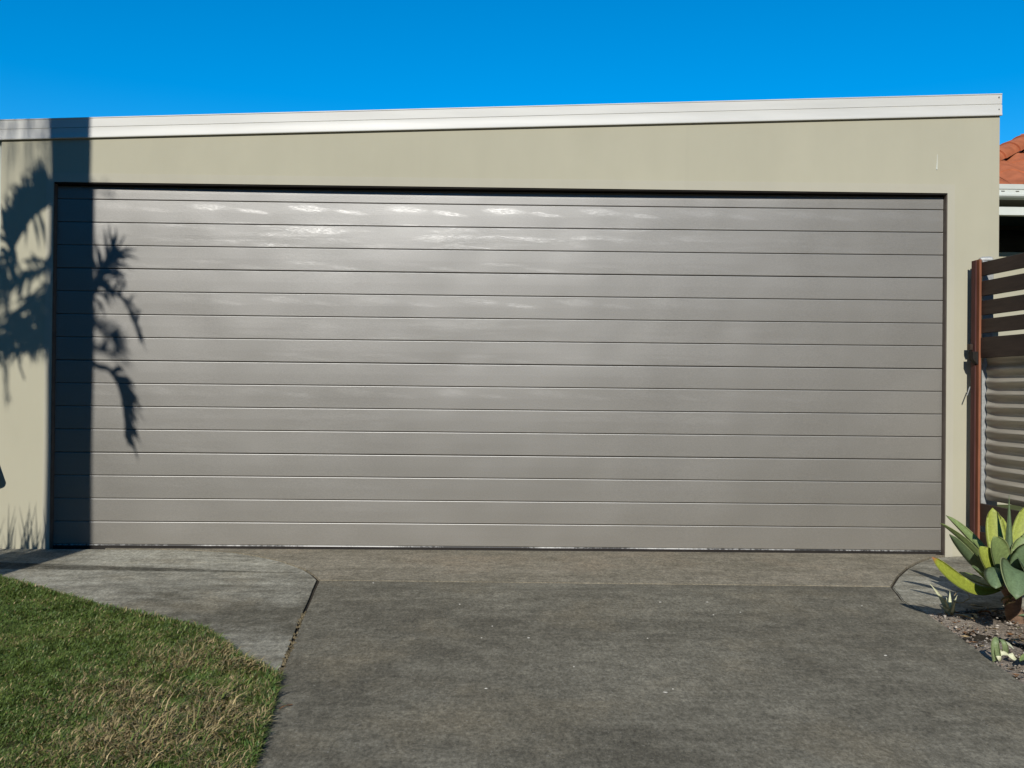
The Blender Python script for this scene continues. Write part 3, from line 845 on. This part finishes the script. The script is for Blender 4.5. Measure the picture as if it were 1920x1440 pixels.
lf((1896, 1090, 4.02), (1899, 1030, 4.12), (1902, 986, 4.2), 0.080, 'agave_green', 0.25, nh=Vector((0.0, -1, 0.4)))
lf((1904, 1090, 3.90), (1916, 1048, 3.86), (1921, 1006, 3.90), 0.090, 'agave_green', 0.22, nh=Vector((-0.3, -1, 0.4)))
lf((1878, 1102, 3.86), (1850, 1086, 3.78), (1822, 1062, 3.76), 0.062, 'agave_blue', 0.3, nh=Vector((0.3, -0.4, 1)))
# stem with old leaf scars
st = MB(); q0, q1 = AB - AB, at_t(1897, 1098, 3.90) - AB
q0 = q0 - Vector((0, 0, 0.04))
pts = [q0.lerp(q1, s) + Vector((random.uniform(-.003, .003), 0, 0)) for s in np.linspace(0, 1, 9)]
st.tube(pts, [0.040, 0.036, 0.032, 0.036, 0.031, 0.036, 0.033, 0.038, 0.036], 12)
M['stem'] = simple('agave_stem', (0.25, 0.158, 0.105), 0.85, 0.2, 0.4, 25, bs=0.8, stretch=(1, 1, 2))
st.build('stem', M['stem'], agave, smooth=True)
for (px, py, t) in ((1880, 1124, 3.83), (1888, 1132, 3.80), (1897, 1121, 3.78), (1912, 1121, 3.78)):
    p = at_t(px, py, t) - AB
    me = leaf_mesh('leaf_stub', [at_t(1899, py - 4, 3.86) - AB, p + Vector((0, 0, 0.004)), p + Vector((-0.012, -0.01, -0.008))], 0.022, (0, 0, 1), M['straw'], 0.5, 0.004, 6, 'strap', 0.6, nhint=Z)
    link('leaf_stub', me, agave)

# second, lower agave that only reaches in from the right
A2 = at_g(2010, 1252)
ag2 = tag(empty('agave', A2), 'low dull green agave almost wholly outside the right edge, one leaf over the soil', 'agave')
for (dx, dy, dz, w, m_) in ((-0.205, -0.03, 0.03, 0.055, 'agave_green'), (-0.14, 0.10, 0.16, 0.055, 'agave_blue'), (-0.12, -0.12, 0.15, 0.06, 'agave_green'), (0.2, -0.05, 0.12, 0.06, 'agave_blue'), (0.1, 0.18, 0.14, 0.06, 'agave_green'), (0.02, 0.02, 0.26, 0.05, 'agave_blue'), (0.12, -0.16, 0.10, 0.06, 'agave_green')):
    me = leaf_mesh('leaf', [(0, 0, 0.01), (dx * 0.55, dy * 0.55, dz * 0.75 + 0.05), (dx, dy, dz)], w, (0, 0, 0.3), M[m_], 0.35, 0.008)
    link('leaf', me, ag2)

# young spiky plant in front of the big agave
YG = at_g(1780, 1152)
yg = tag(empty('young_plant', YG), 'small spiky plant with thin pale leaves left of the big agave', 'plant')
def thin(par, org, b, c, t, w, mat, fold=0.5, shape='spear', nh=None):
    w *= 2.1
    me = leaf_mesh('leaf', [at_t(*b) - org, at_t(*c) - org, at_t(*t) - org], w, (0, 0, 0.2), M[mat], fold, 0.002, 10, shape, nhint=nh or Vector((-0.2, -1, 0.5)))
    return link('leaf', me, par)
ty = (YG - CAM).dot(fwd)
for (bx, by, cx_, cy_, tx, tyy, w, dt) in ((1777, 1149, 1766, 1120, 1743, 1094, 0.014, -0.03), (1781, 1148, 1781, 1128, 1781, 1108, 0.012, 0.02), (1784, 1148, 1787, 1132, 1795, 1116, 0.011, -0.03),
                                       (1778, 1146, 1774, 1130, 1769, 1121, 0.010, -0.05), (1780, 1146, 1778, 1132, 1774, 1119, 0.008, 0.05), (1783, 1152, 1787, 1140, 1791, 1128, 0.009, -0.06), (1780, 1150, 1770, 1141, 1764, 1137, 0.012, -0.05)):
    thin(yg, YG, (bx, by, ty), (cx_, cy_, ty + dt / 2), (tx, tyy, ty + dt), w, 'young_leaf')
me = MB().tube([at_t(1779, 1156, ty) - YG, at_t(1780, 1148, ty) - YG, at_t(1778, 1140, ty) - YG], [0.010, 0.012, 0.007], 10)
me.build('bulb', M['straw'], yg, smooth=True)
for pts_, r_ in (([(1789, 1117), (1796, 1108), (1807, 1106), (1815, 1112), (1818, 1120)], 0.0012), ([(1789, 1128), (1797, 1130), (1805, 1130), (1811, 1126), (1818, 1122)], 0.0026)):
    MB().tube([at_t(a, b, ty - 0.02) - YG for a, b in pts_], r_, 6).build('withered_leaf', M['straw'], yg, smooth=True)

CG = at_g(1873, 1240)
cg = tag(empty('curled_plant', CG), 'small wilted plant with arching grey green leaves in the bed near the right edge', 'plant')
tc_ = (CG - CAM).dot(fwd)
for b, c, t, w in (((1868, 1238), (1860, 1192), (1873, 1198), 0.016), ((1884, 1224), (1886, 1200), (1872, 1199), 0.011), ((1872, 1236), (1866, 1210), (1869, 1200), 0.010)):
    thin(cg, CG, (*b, tc_), (*c, tc_ - 0.03), (*t, tc_ + 0.02), w, 'curl_leaf', 0.4, 'strap')
thin(cg, CG, (1884, 1205, tc_ + 0.03), (1892, 1207, tc_), (1901, 1217, tc_ - 0.03), 0.006, 'young_leaf', 0.3, 'strap')
for b, c, t in (((1872, 1226), (1882, 1221), (1893, 1230)), ((1870, 1226), (1874, 1234), (1875, 1241)), ((1893, 1226), (1900, 1236), (1908, 1237))):
    thin(cg, CG, (*b, tc_), (*c, tc_ - 0.02), (*t, tc_), 0.010, 'litter' if False else 'young_leaf', 0.3, 'strap')

# dry leaves that can be told apart
def dry_leaf(label, pts_, r_, mat='straw'):
    ps = [at_g(a, b, h) for a, b, h in pts_]
    c = ps[0].copy()
    mb = MB(); n = len(ps)
    vs = []
    for i, p in enumerate(ps):
        w = r_ * math.sin(math.pi * (i + 0.6) / (n + 0.2)) 
        d = (ps[min(i+1, n-1)] - ps[max(i-1, 0)]).normalized(); s_ = d.cross(Z).normalized()
        vs += [p - c + s_ * w + Z * w * 0.5, p - c + Z * (-0.0015), p - c - s_ * w + Z * w * 0.6, p - c + Z * 0.0015]
    fs = []
    for i in range(n - 1):
        for k in range(4): fs.append((i*4+k, i*4+(k+1) % 4, (i+1)*4+(k+1) % 4, (i+1)*4+k))
    mb.add(vs, fs)
    o = mb.build('dry_leaf', M[mat], None, c, True)
    tag(o, label, 'dry leaf', 'dry leaves lying on the bed')
dry_leaf('long straw coloured leaf lying right of the small spiky plant', [(1794, 1153, .004), (1806, 1154, .01), (1818, 1158, .008), (1827, 1162, .004)], 0.009)
dry_leaf('short curved pale leaf beside the long straw coloured one', [(1820, 1151, .004), (1827, 1153, .010), (1832, 1160, .004)], 0.008)
dry_leaf('brown arched leaf in the shadow edge under the big agave', [(1836, 1149, .004), (1842, 1147, .022), (1850, 1146, .026), (1857, 1151, .004)], 0.010, 'litter')
dry_leaf('thin grey green leaf in the shade left of the agave stem', [(1818, 1134, .004), (1828, 1136, .012), (1843, 1138, .006)], 0.007)
dry_leaf('crumpled tan leaf next to the arched brown one', [(1858, 1148, .004), (1864, 1146, .014), (1868, 1147, .004)], 0.009)
dry_leaf('orange leaf lying midway down the bed edge', [(1818, 1186, .006), (1824, 1185, .014), (1829, 1188, .006)], 0.011, 'litter')
dry_leaf('thin dry stalk running to the right edge below the agave', [(1893, 1200, .006), (1905, 1200, .012), (1922, 1203, .006)], 0.006)

# ------------------------------------------------------------------ loose ground cover
def inpoly(P, poly):
    x, y = P[:, 0], P[:, 1]; inside = np.zeros(len(P), bool); n = len(poly); j = n - 1
    for i in range(n):
        xi, yi, xj, yj = poly[i][0], poly[i][1], poly[j][0], poly[j][1]
        c = ((yi > y) != (yj > y)) & (x < (xj - xi) * (y - yi) / (yj - yi + 1e-12) + xi)
        inside ^= c; j = i
    return inside
def gzn(y): return np.where(y >= -0.95, 0.012 * np.minimum(y, 0), -0.0114 + 0.055 * (np.maximum(y, -7) + 0.95))
def vnoise(x, y, s, seed=0):
    """cheap smooth value noise"""
    r = np.random.default_rng(seed).random((64, 64))
    X, Y = x * s, y * s; i, j = np.floor(X).astype(int), np.floor(Y).astype(int); fx, fy = X - i, Y - j
    fx, fy = fx*fx*(3-2*fx), fy*fy*(3-2*fy); g = lambda a, b: r[a % 64, b % 64]
    return (g(i, j)*(1-fx)+g(i+1, j)*fx)*(1-fy)+(g(i, j+1)*(1-fx)+g(i+1, j+1)*fx)*fy

def big_mesh(name, verts, faces3, colors, mat, kind='stuff', smooth=False):
    me = bpy.data.meshes.new(name)
    me.vertices.add(len(verts)); me.vertices.foreach_set('co', verts.astype(np.float32).ravel())
    nf = len(faces3); me.loops.add(nf * 3); me.loops.foreach_set('vertex_index', faces3.astype(np.int32).ravel())
    me.polygons.add(nf); me.polygons.foreach_set('loop_start', np.arange(0, nf * 3, 3, dtype=np.int32))
    me.update(calc_edges=True)
    ca = me.color_attributes.new('tone', 'FLOAT_COLOR', 'POINT')
    ca.data.foreach_set('color', np.concatenate([colors, np.ones((len(colors), 1))], 1).astype(np.float32).ravel())
    if smooth: me.polygons.foreach_set('use_smooth', np.ones(nf, bool))
    me.materials.append(mat)
    return tag(link(name, me), kind=kind)

lp = [tuple(p) for p in lawn_pts]
def grass(n_near, n_far):
    a = np.stack([rng.uniform(-2.75, -0.45, n_near), rng.uniform(-3.1, -0.75, n_near)], 1)
    b = np.stack([rng.uniform(-5.0, -0.45, n_far), rng.uniform(-6.5, -0.5, n_far)], 1)
    P = np.concatenate([a, b]); P = P[inpoly(P, lp)]
    x, y = P[:, 0], P[:, 1]; n = len(P)
    # rough, half-dead patch towards the corner of the lawn
    c = at_g(385, 1300).xy; c2 = at_g(330, 1405).xy
    dd = np.minimum(np.hypot((x - c.x) / 0.42, (y - c.y) / 0.62), np.hypot((x - c2.x) / 0.40, (y - c2.y) / 0.45))
    patch = np.clip(1.35 - dd, 0, 1) * np.clip(1.9 * vnoise(x, y, 9, 3) - 0.15, 0, 1.2)
    tex = vnoise(x, y, 5, 1) * 0.6 + vnoise(x, y, 17, 2) * 0.4
    ep = np.array([[p.x, p.y] for p in grass_edge + J_drive_l2])
    de = np.min(np.hypot(x[:, None] - ep[None, :, 0], y[:, None] - ep[None, :, 1]), 1)
    edge = np.clip(1 - de / 0.16, 0, 1)
    ln = (0.007 + 0.010 * rng.random(n)) * (0.75 + 0.6 * tex) + patch * 0.048 * rng.random(n) ** 1.5 + edge * 0.020 * rng.random(n)
    wd = 0.0010 + 0.0011 * rng.random(n) + patch * 0.0004
    ang = rng.uniform(0, 2 * np.pi, n); lean = rng.uniform(0.5, 1.5, n) + patch * 0.25
    # clumps lean the same way
    ca = vnoise(x, y, 9, 6) * 2 * np.pi * 3 + vnoise(x, y, 2, 8) * 9; mixw = rng.random(n) < 0.40
    ang = np.where(mixw, ca + rng.normal(0, 0.5, n), ang)
    d = np.stack([np.cos(ang), np.sin(ang)], 1); s = np.stack([-np.sin(ang + 0.6), np.cos(ang + 0.6)], 1)
    base = np.stack([x, y, gzn(y) + 0.003 + 0.016 * vnoise(x, y, 11, 12) * (1 - edge * 0.6)], 1)
    bnd = rng.uniform(0.75, 1.25, n)
    ln = ln * np.where(rng.random(n) < 0.04, 1.7, 1.0)
    def pt(f, w, bend):
        h = ln * f; bend = bend * bnd; out = np.sin(lean) * h * bend; upz = np.cos(lean * bend) * h
        p = base.copy(); p[:, :2] += d * out[:, None] + s * (w * wd)[:, None]; p[:, 2] += np.maximum(upz, 0.002 * f)
        return p
    V = np.stack([pt(0, -1, 0), pt(0, 1, 0), pt(0.55, -0.9, 0.75), pt(0.55, 0.9, 0.75), pt(1.0, 0, 1.1)], 1).reshape(-1, 3)
    o = (np.arange(n) * 5)[:, None, None]
    Fc = (np.array([[0, 1, 3], [0, 3, 2], [2, 3, 4]])[None] + o).reshape(-1, 3)
    g1, g2, st1, st2 = np.array([0.055, 0.100, 0.018]), np.array([0.150, 0.195, 0.042]), np.array([0.42, 0.335, 0.165]), np.array([0.22, 0.165, 0.078])
    q = np.clip(rng.normal(0.40, 0.25, n) + (tex - 0.5) * 0.5, 0, 1)[:, None]
    colr = g1 * (1 - q) + g2 * q
    dead = rng.random(n) < (0.035 + 0.12 * (tex > 0.60) * (1 - edge) + 0.62 * np.clip(patch, 0, 1))
    k = rng.random(n)[:, None]
    colr = np.where(dead[:, None], st1 * k + st2 * (1 - k), colr)
    colr = colr * rng.uniform(0.75, 1.2, n)[:, None]
    big_mesh('grass', V, Fc, np.repeat(colr, 5, 0), M['blade'])
grass(470000, 60000)

# strands hanging over the two edges of the lawn, slightly longer
def tufts(path, n, name):
    pts_ = [Vector((p.x, p.y)) for p in path]
    vs, fs, cs = [], [], []
    for i in range(n):
        j = random.randrange(len(pts_) - 1); p = pts_[j].lerp(pts_[j + 1], random.random())
        q = p + Vector((random.uniform(-.03, .012), random.uniform(-.04, .012)))
        if random.random() < 0.5: q = p + (q - p) * 0.4
        a = random.uniform(0, 6.28); l = random.uniform(0.014, 0.045); w = random.uniform(.0012, .0026)
        d = Vector((math.cos(a), math.sin(a), 0)); s_ = Vector((-d.y, d.x, 0)); b = Vector((q.x, q.y, gz(q.y)))
        le = random.uniform(0.3, 1.2)
        m_ = b + d * l * 0.4 * math.sin(le) + Z * l * 0.6 * math.cos(le * 0.6); t_ = b + d * l * math.sin(le) + Z * max(0.004, l * 0.9 * math.cos(le))
        k = len(vs); vs += [b - s_ * w, b + s_ * w, m_ - s_ * w, m_ + s_ * w, t_]
        fs += [(k, k+1, k+3), (k, k+3, k+2), (k+2, k+3, k+4)]
        c = random.choice(((.06, .12, .025), (.10, .17, .035), (.12, .15, .045), (.27, .22, .10)))
        cs += [c] * 5
    big_mesh(name, np.array([tuple(v) for v in vs]), np.array(fs), np.array(cs), M['blade'])
tufts(grass_edge + J_drive_l2, 5200, 'edge_grass')

# stones and crumbs in the bed
def stones(n, poly, box, rmin, rmax, name, pal):
    P = np.stack([rng.uniform(box[0], box[2], n), rng.uniform(box[1], box[3], n)], 1); P = P[inpoly(P, [tuple(p) for p in poly])]
    n = len(P)
    octv = np.array([[1,0,0],[0.3,0.9,0.1],[-0.8,0.5,0],[-0.7,-0.6,0.1],[0.4,-0.9,0],[0.1,0.05,0.7],[0,0,-0.5]])
    octf = np.array([[0,1,5],[1,2,5],[2,3,5],[3,4,5],[4,0,5],[1,0,6],[2,1,6],[3,2,6],[4,3,6],[0,4,6]])
    r = rmin + (rmax - rmin) * rng.random(n) ** 3
    a = rng.uniform(0, 6.28, n); jit = rng.uniform(0.6, 1.4, (n, 7, 3))
    v = octv[None] * jit * r[:, None, None]
    ca, sa = np.cos(a)[:, None], np.sin(a)[:, None]
    V = np.stack([v[:, :, 0] * ca - v[:, :, 1] * sa, v[:, :, 0] * sa + v[:, :, 1] * ca, v[:, :, 2]], 2)
    V[:, :, 0] += P[:, 0:1]; V[:, :, 1] += P[:, 1:2]; V[:, :, 2] += (gzn(P[:, 1]) + r * 0.15 + 0.001)[:, None]
    Fc = (octf[None] + (np.arange(n) * 7)[:, None, None]).reshape(-1, 3)
    c = np.array(pal)[rng.integers(0, len(pal), n)] * rng.uniform(0.7, 1.2, (n, 1))
    big_mesh(name, V.reshape(-1, 3), Fc, np.repeat(c, 7, 0), M['stone'])
stones(9000, bed_pts, (1.45, -3.1, 2.9, -1.2), 0.0012, 0.010, 'gravel', [(.22,.185,.15),(.28,.235,.19),(.17,.14,.115),(.34,.30,.25),(.25,.17,.12),(.44,.40,.35)])

def chips(n, poly, box, name, pal, lmin, lmax):
    P = np.stack([rng.uniform(box[0], box[2], n), rng.uniform(box[1], box[3], n)], 1); P = P[inpoly(P, [tuple(p) for p in poly])]
    n = len(P); a = rng.uniform(0, 6.28, n); l = rng.uniform(lmin, lmax, n); w = l * rng.uniform(0.12, 0.35, n)
    d = np.stack([np.cos(a), np.sin(a)], 1); s = np.stack([-np.sin(a), np.cos(a)], 1)
    def pt(u, v, h):
        p = np.empty((n, 3)); p[:, :2] = P + d * (u * l)[:, None] + s * (v * w)[:, None]; p[:, 2] = gzn(P[:, 1]) + 0.003 + h * w + 0.003 * (h > 0); return p
    V = np.stack([pt(-1, 0, 0.6 * rng.random(n)), pt(0, -1, rng.random(n)), pt(1, 0, 0.8 * rng.random(n)), pt(0, 1, 0.5 * rng.random(n)), pt(0, 0, -0.05 * rng.random(n))], 1).reshape(-1, 3)
    Fc = (np.array([[0, 1, 4], [1, 2, 4], [2, 3, 4], [3, 0, 4]])[None] + (np.arange(n) * 5)[:, None, None]).reshape(-1, 3)
    c = np.array(pal)[rng.integers(0, len(pal), n)] * rng.uniform(0.7, 1.2, (n, 1))
    big_mesh(name, V, Fc, np.repeat(c, 5, 0), M['stone'])
chips(900, bed_pts, (1.45, -3.1, 2.9, -1.2), 'leaf_litter', [(.28,.15,.07),(.36,.27,.14),(.20,.11,.06),(.12,.13,.05),(.42,.36,.24)], 0.005, 0.019)

# white flecks on the driveway
for (px, py, r_) in ((1076, 1250, 3), (1247, 1298, 4), (1214, 1197, 3), (1326, 1129, 3), (1338, 1153, 3), (1238, 1129, 3), (1616, 1136, 2.5), (1388, 1148, 2), (700, 1093, 3), (862, 1133, 2.5), (923, 1174, 2.5), (903, 1196, 2), (991, 1196, 3), (911, 1291, 3), (1262, 1292, 2), (1660, 1229, 3)):
    c = at_g(px, py); rr = r_ / 560.0
    k = 7; ang = [2 * math.pi * i / k for i in range(k)]
    ring = [Vector((math.cos(a) * rr * random.uniform(0.6, 1.3), math.sin(a) * rr * random.uniform(0.5, 1.1), 0.0005)) for a in ang]
    ring2 = [p * 0.6 + Vector((0, 0, 0.0022)) for p in ring]
    mb = MB(); mb.add(ring + ring2, [(i, (i+1) % k, k + (i+1) % k, k + i) for i in range(k)] + [tuple(k + i for i in range(k))])
    tag(mb.build('white_fleck', M['fleck'], None, Vector((c.x, c.y, gz(c.y) - 0.0008))), 'tiny white fleck lying on the grey driveway concrete', 'fleck', 'white flecks on the driveway')
tw_ = [at_g(a, b, h) for a, b, h in ((524, 1329, .004), (530, 1325, .008), (539, 1322, .006), (548, 1321, .004))]
tag(MB().tube([p - tw_[0] for p in tw_], 0.0016, 6).build('twig', M['litter'], None, tw_[0]), 'thin dark twig at the lawn edge of the driveway', 'twig')

# ------------------------------------------------------------------ the palms that throw the shadows (they stand left of the picture)
SD = TO_SUN
def lift(px, py, d):
    """the point at distance d in front of the wall whose shadow falls on this part of the wall"""
    p = at_y(px, py, 0.0)
    return p + SD * (d / -SD.y)

PD = 3.0
xw = at_y(128, 700, 0).x
pb = Vector((xw, 0, 0)) + SD * (PD / -SD.y)
tall = tag(empty('palm_tree', (pb.x, pb.y, gz(pb.y))), 'tall palm whose straight trunk throws the broad shadow on the garage', 'palm')
mb = MB(); zz = np.linspace(-0.05, 6.6, 64)
mb.tube([(0.0, 0.0, z) for z in zz], [(0.122 - 0.0025 * z) * (1 + 0.025 * math.sin(z * 55)) + (0.04 * max(0, 0.4 - z)) for z in zz], 20)
mb.build('trunk', M['bark'], tall, smooth=True)
def palm_frond(par, root, az, length, rise, droop, nl=34, name='frond', hang=0.5):
    mb = MB(); pts_ = []
    d = Vector((math.cos(az), math.sin(az), 0))
    for i in range(15):
        s = i / 14
        pts_.append(root + d * length * s * (1 - 0.12 * s) + Z * (rise * math.sin(s * 2.2) - droop * s * s))
    mb.tube(pts_, [0.022 * (1 - 0.85 * i / 14) for i in range(15)], 6)
    for i in range(nl):
        s = 0.15 + 0.85 * i / (nl - 1); k = min(13, int(s * 14)); p = pts_[k].lerp(pts_[k + 1], s * 14 - k)
        t = (pts_[k + 1] - pts_[k]).normalized(); side = t.cross(Z).normalized()
        ll = 0.55 * math.sin(math.pi * min(1, 0.15 + s * 0.85)) + 0.12
        for sg in (-1, 1):
            e = p + (side * sg * 0.8 + t * 0.6 - Z * hang).normalized() * ll * 0.55
            e2 = e + (side * sg * 0.4 + t * 0.6 - Z * (hang + 0.6)).normalized() * ll * 0.45
            w = 0.016
            mb.add([p - t * w, p + t * w, e - t * w * 0.9, e + t * w * 0.9, e2], [(0, 1, 3, 2), (2, 3, 4)])
    return mb.build(name, M['palm_leaf'], par)
for k in range(9):
    palm_frond(tall, Vector((0, 0, 6.6)), k * 0.698 + 0.2, 1.9, 0.75, 0.75 + 0.1 * (k % 3))

# a lower palm beside it: each frond hangs where its shadow falls
LD = 2.8
lb = Vector((at_y(135, 700, 0).x, 0, 0)) + SD * (LD / -SD.y)
low = tag(empty('palm_tree', (lb.x, lb.y, gz(lb.y))), 'short leafy palm whose ragged frond shadows fall on the garage corner', 'palm')
org = low.location.copy()
crown = lift(130, 470, LD)
mb = MB(); hh = crown.z - org.z
mb.tube([(0, 0, z) for z in np.linspace(-0.05, hh, 14)], [0.062 + 0.004 * math.sin(i * 2.1) for i in range(14)], 12)
mb.build('trunk', M['bark'], low, smooth=True)

def frond(rach, d0, d1, leaflets, rw=0.010, wl=0.013):
    """rachis through photograph points on the wall; leaflets = (s0, s1, n, dx, dy, spread)"""
    d0, d1 = d0 * 1.55, d1 * 1.55
    n = len(rach); P3 = [lift(x, y, d0 + (d1 - d0) * i / (n - 1)) - org for i, (x, y) in enumerate(rach)]
    # smooth the polyline
    C = []
    for i in range(n - 1):
        a = P3[max(i-1, 0)]; b = P3[i]; c = P3[i+1]; e = P3[min(i+2, n-1)]
        for k in range(6):
            t = k / 6; C.append(0.5 * ((2*b) + (c - a)*t + (2*a - 5*b + 4*c - e)*t*t + (3*b - a - 3*c + e)*t**3))
    C.append(P3[-1])
    mb = MB(); m = len(C)
    mb.tube(C, [rw * 1.35 * (1 - 0.75 * i / (m - 1)) for i in range(m)], 6)
    q0 = at_y(0, 0, 0)
    sc = (at_y(100, 600, 0) - at_y(0, 600, 0)).x / 100.0
    for s0, s1, cnt, dx, dy, spread in leaflets:
        cnt = int(cnt * 2.3)
        for i in range(cnt):
            s = s0 + (s1 - s0) * (i + random.uniform(-.3, .3)) / max(1, cnt - 1); s = min(max(s, 0), 1)
            k = min(m - 2, int(s * (m - 1))); p = C[k].lerp(C[k+1], s * (m - 1) - k)
            t = (C[k+1] - C[k]).normalized()
            vx = dx * (1 + random.uniform(-spread, spread)) + random.uniform(-spread, spread) * abs(dy) * 0.5
            vy = dy * (1 + random.uniform(-spread, spread)) + random.uniform(-spread, spread) * abs(dx) * 0.5
            tip = p + Vector((vx * sc, random.uniform(-.12, .16), -vy * sc))
            mid = p.lerp(tip, 0.5) + Vector((0, 0, 0.02)) + Vector((random.uniform(-.01, .01), 0, 0))
            ax = (tip - p).normalized(); s_ = ax.cross(SD).normalized()
            w = wl * 0.80 * random.uniform(0.7, 1.3)
            nn = SD.cross(s_).cross(s_) * 0.0
            mb.add([p - s_*w*0.5, p + s_*w*0.5, mid - s_*w*0.85, mid + s_*w*0.85, tip, mid + ax.cross(s_) * 0.004], [(0, 1, 5), (0, 5, 2), (1, 3, 5), (2, 5, 4), (5, 3, 4)])
    return mb.build('frond', M['palm_leaf'], low)

# right of the trunk
frond([(135, 600), (165, 545), (190, 500), (206, 470)], 1.9, 1.6, [(0.35, 1, 9, 22, -34, .35), (0.3, 1, 9, -6, -44, .4), (0.4, 1, 6, 34, -8, .4), (0.3, 0.8, 6, 30, 26, .4)], 0.014, 0.013)
frond([(140, 500), (172, 520), (196, 533), (222, 550), (241, 582), (254, 622)], 1.9, 1.5, [(0.3, 0.55, 5, 14, 16, .4), (0.45, 0.9, 5, 20, 2, .4), (0.55, 1, 7, 10, 28, .35)], 0.013, 0.008)
frond([(140, 590), (170, 600), (195, 620), (210, 645)], 2.6, 2.6, [(0.2, 1, 12, 28, 14, .5), (0.2, 1, 8, 22, -16, .5)], 0.010, 0.010)
frond([(140, 640), (170, 675), (195, 683), (212, 706), (222, 740), (227, 780), (227, 812)], 1.9, 1.45, [(0.35, 0.7, 13, 34, 30, .3), (0.5, 0.95, 13, 24, 40, .3), (0.7, 1, 8, 12, 34, .3)], 0.014, 0.013)
frond([(140, 640), (175, 650), (215, 655)], 2.5, 2.7, [(0.2, 1, 10, 16, -14, .6), (0.2, 1, 8, 20, 10, .6)], 0.008, 0.009)
frond([(140, 330), (165, 340), (190, 352), (200, 360)], 2.6, 2.8, [(0.2, 1, 3, 14, 8, .4)], 0.004, 0.006)
# left of the trunk
frond([(115, 360), (85, 382), (60, 402), (36, 440), (16, 482), (4, 525)], 1.9, 1.6, [(0.1, 0.75, 26, -14, -66, .35), (0.1, 0.6, 16, -38, -44, .3), (0.35, 1, 14, -30, -10, .4), (0.3, 0.55, 2, 8, 62, .2), (0.7, 1, 6, 6, 50, .4)], 0.020, 0.015)
frond([(120, 215), (95, 185), (50, 165), (0, 160)], 3.2, 3.5, [(0.15, 1, 15, -6, 215, .25)], 0.010, 0.006)
frond([(115, 440), (85, 500), (50, 520), (15, 545), (-20, 580)], 1.9, 2.0, [(0.2, 1, 14, -40, 34, .3), (0.2, 1, 10, -14, 38, .35), (0.3, 1, 8, -24, -30, .3)], 0.014, 0.012)
frond([(115, 520), (85, 560), (50, 600), (15, 640), (-20, 672)], 1.9, 1.7, [(0.1, 0.9, 20, -52, 38, .3), (0.1, 0.9, 12, -6, 56, .4), (0.2, 1, 8, 28, 40, .4)], 0.016, 0.013)
frond([(115, 560), (90, 610), (60, 640), (35, 668), (46, 712)], 1.9, 1.6, [(0.1, 0.7, 16, -34, 26, .35), (0.1, 0.6, 10, -16, -40, .35), (0.2, 0.6, 8, 10, 28, .35)], 0.012, 0.012)
frond([(60, 610), (30, 640), (8, 690), (20, 755)], 2.2, 2.3, [(0.0, 0.5, 14, -30, 16, .4), (0.5, 0.9, 3, 4, 40, .3)], 0.008, 0.010)
frond([(115, 600), (98, 620), (78, 640), (72, 655)], 1.8, 1.8, [(0.1, 1, 10, -10, 30, .4), (0.1, 1, 8, -30, 4, .4)], 0.008, 0.012)
frond([(-10, 470), (-2, 520), (10, 570), (14, 620)], 2.2, 2.4, [(0.1, 1, 12, 14, 30, .4), (0.1, 1, 10, -20, 24, .4)], 0.01, 0.011)

# strappy clump outside the left edge; its tips draw the ragged shadow at the foot of the wall
cl = Vector((-2.92, -1.30, gz(-1.30)))
clump = tag(empty('strappy_plant', cl), 'strappy leaved clump at the foot of the garage wall left of the picture', 'plant')
for i in range(90):
    x0 = random.uniform(-0.34, 0.26); h_ = random.uniform(0.70, 1.06); bx = random.uniform(-0.10, 0.14)
    me = leaf_mesh('leaf', [(x0 * 0.6, random.uniform(-.07, .07), -0.01), (x0, 0, h_ * 0.6), (x0 + bx, random.uniform(-.10, .10), h_)], 0.036, (0, 0, 0.5), M['agave_green'], 0.3, 0.003, 8, 'spear', nhint=Vector((0.1, -1, 0.2)))
    link('leaf', me, clump)

# ------------------------------------------------------------------ unseen trees across the street, added to block sky light and deepen shadows
def sky_block_trees():
    n = 15000
    x = rng.uniform(-75, 75, n); top = 7.2 + 1.6 * vnoise(x, x * 0, 0.35, 9)
    top = top + np.clip((np.abs(x + 4.5) - 9.5) / 6.0, 0, 1) * (5.0 + 3.0 * vnoise(x, x * 0 + 3, 0.2, 4)) * np.clip(1.6 - np.abs(x) / 90, 0, 1)
    z = rng.uniform(0, 1, n) ** 0.8 * top - 0.6; y = -22.5 + rng.uniform(-2.2, 2.2, n) * np.clip(1 - 0.5 * (z / 9.0) ** 2, 0.2, 1)
    for sx, inner in ((-1, 6.9), (1, 7.6)):                                # the added screen returns along both sides to block more sky
        m = 5200; yy = rng.uniform(-22, 7, m)
        tp = 8.2 + 2.2 * vnoise(yy, yy * 0 + sx * 2 + 5, 0.3, 5); z2 = rng.uniform(0, 1, m) ** 0.8 * tp - 0.4
        x = np.concatenate([x, sx * (inner + 0.4 + rng.uniform(0, 3.0, m))]); y = np.concatenate([y, yy]); z = np.concatenate([z, z2]); n += m
    r = rng.uniform(0.5, 1.0, n)
    d1 = rng.normal(size=(n, 3)); d1 /= np.linalg.norm(d1, axis=1)[:, None]
    d2 = np.cross(d1, rng.normal(size=(n, 3))); d2 /= np.linalg.norm(d2, axis=1)[:, None]
    c = np.stack([x, y, z], 1)
    V = np.stack([c - d1 * r[:, None], c + d2 * r[:, None] * 0.7, c + d1 * r[:, None], c - d2 * r[:, None] * 0.7], 1).reshape(-1, 3)
    Fc = (np.array([[0, 1, 2], [0, 2, 3]])[None] + (np.arange(n) * 4)[:, None, None]).reshape(-1, 3)
    cl_ = np.array([0.035, 0.055, 0.022]) * rng.uniform(0.6, 1.5, (n, 1))
    big_mesh('sky_block_trees', V, Fc, np.repeat(cl_, 4, 0), M['stone'])
sky_block_trees()
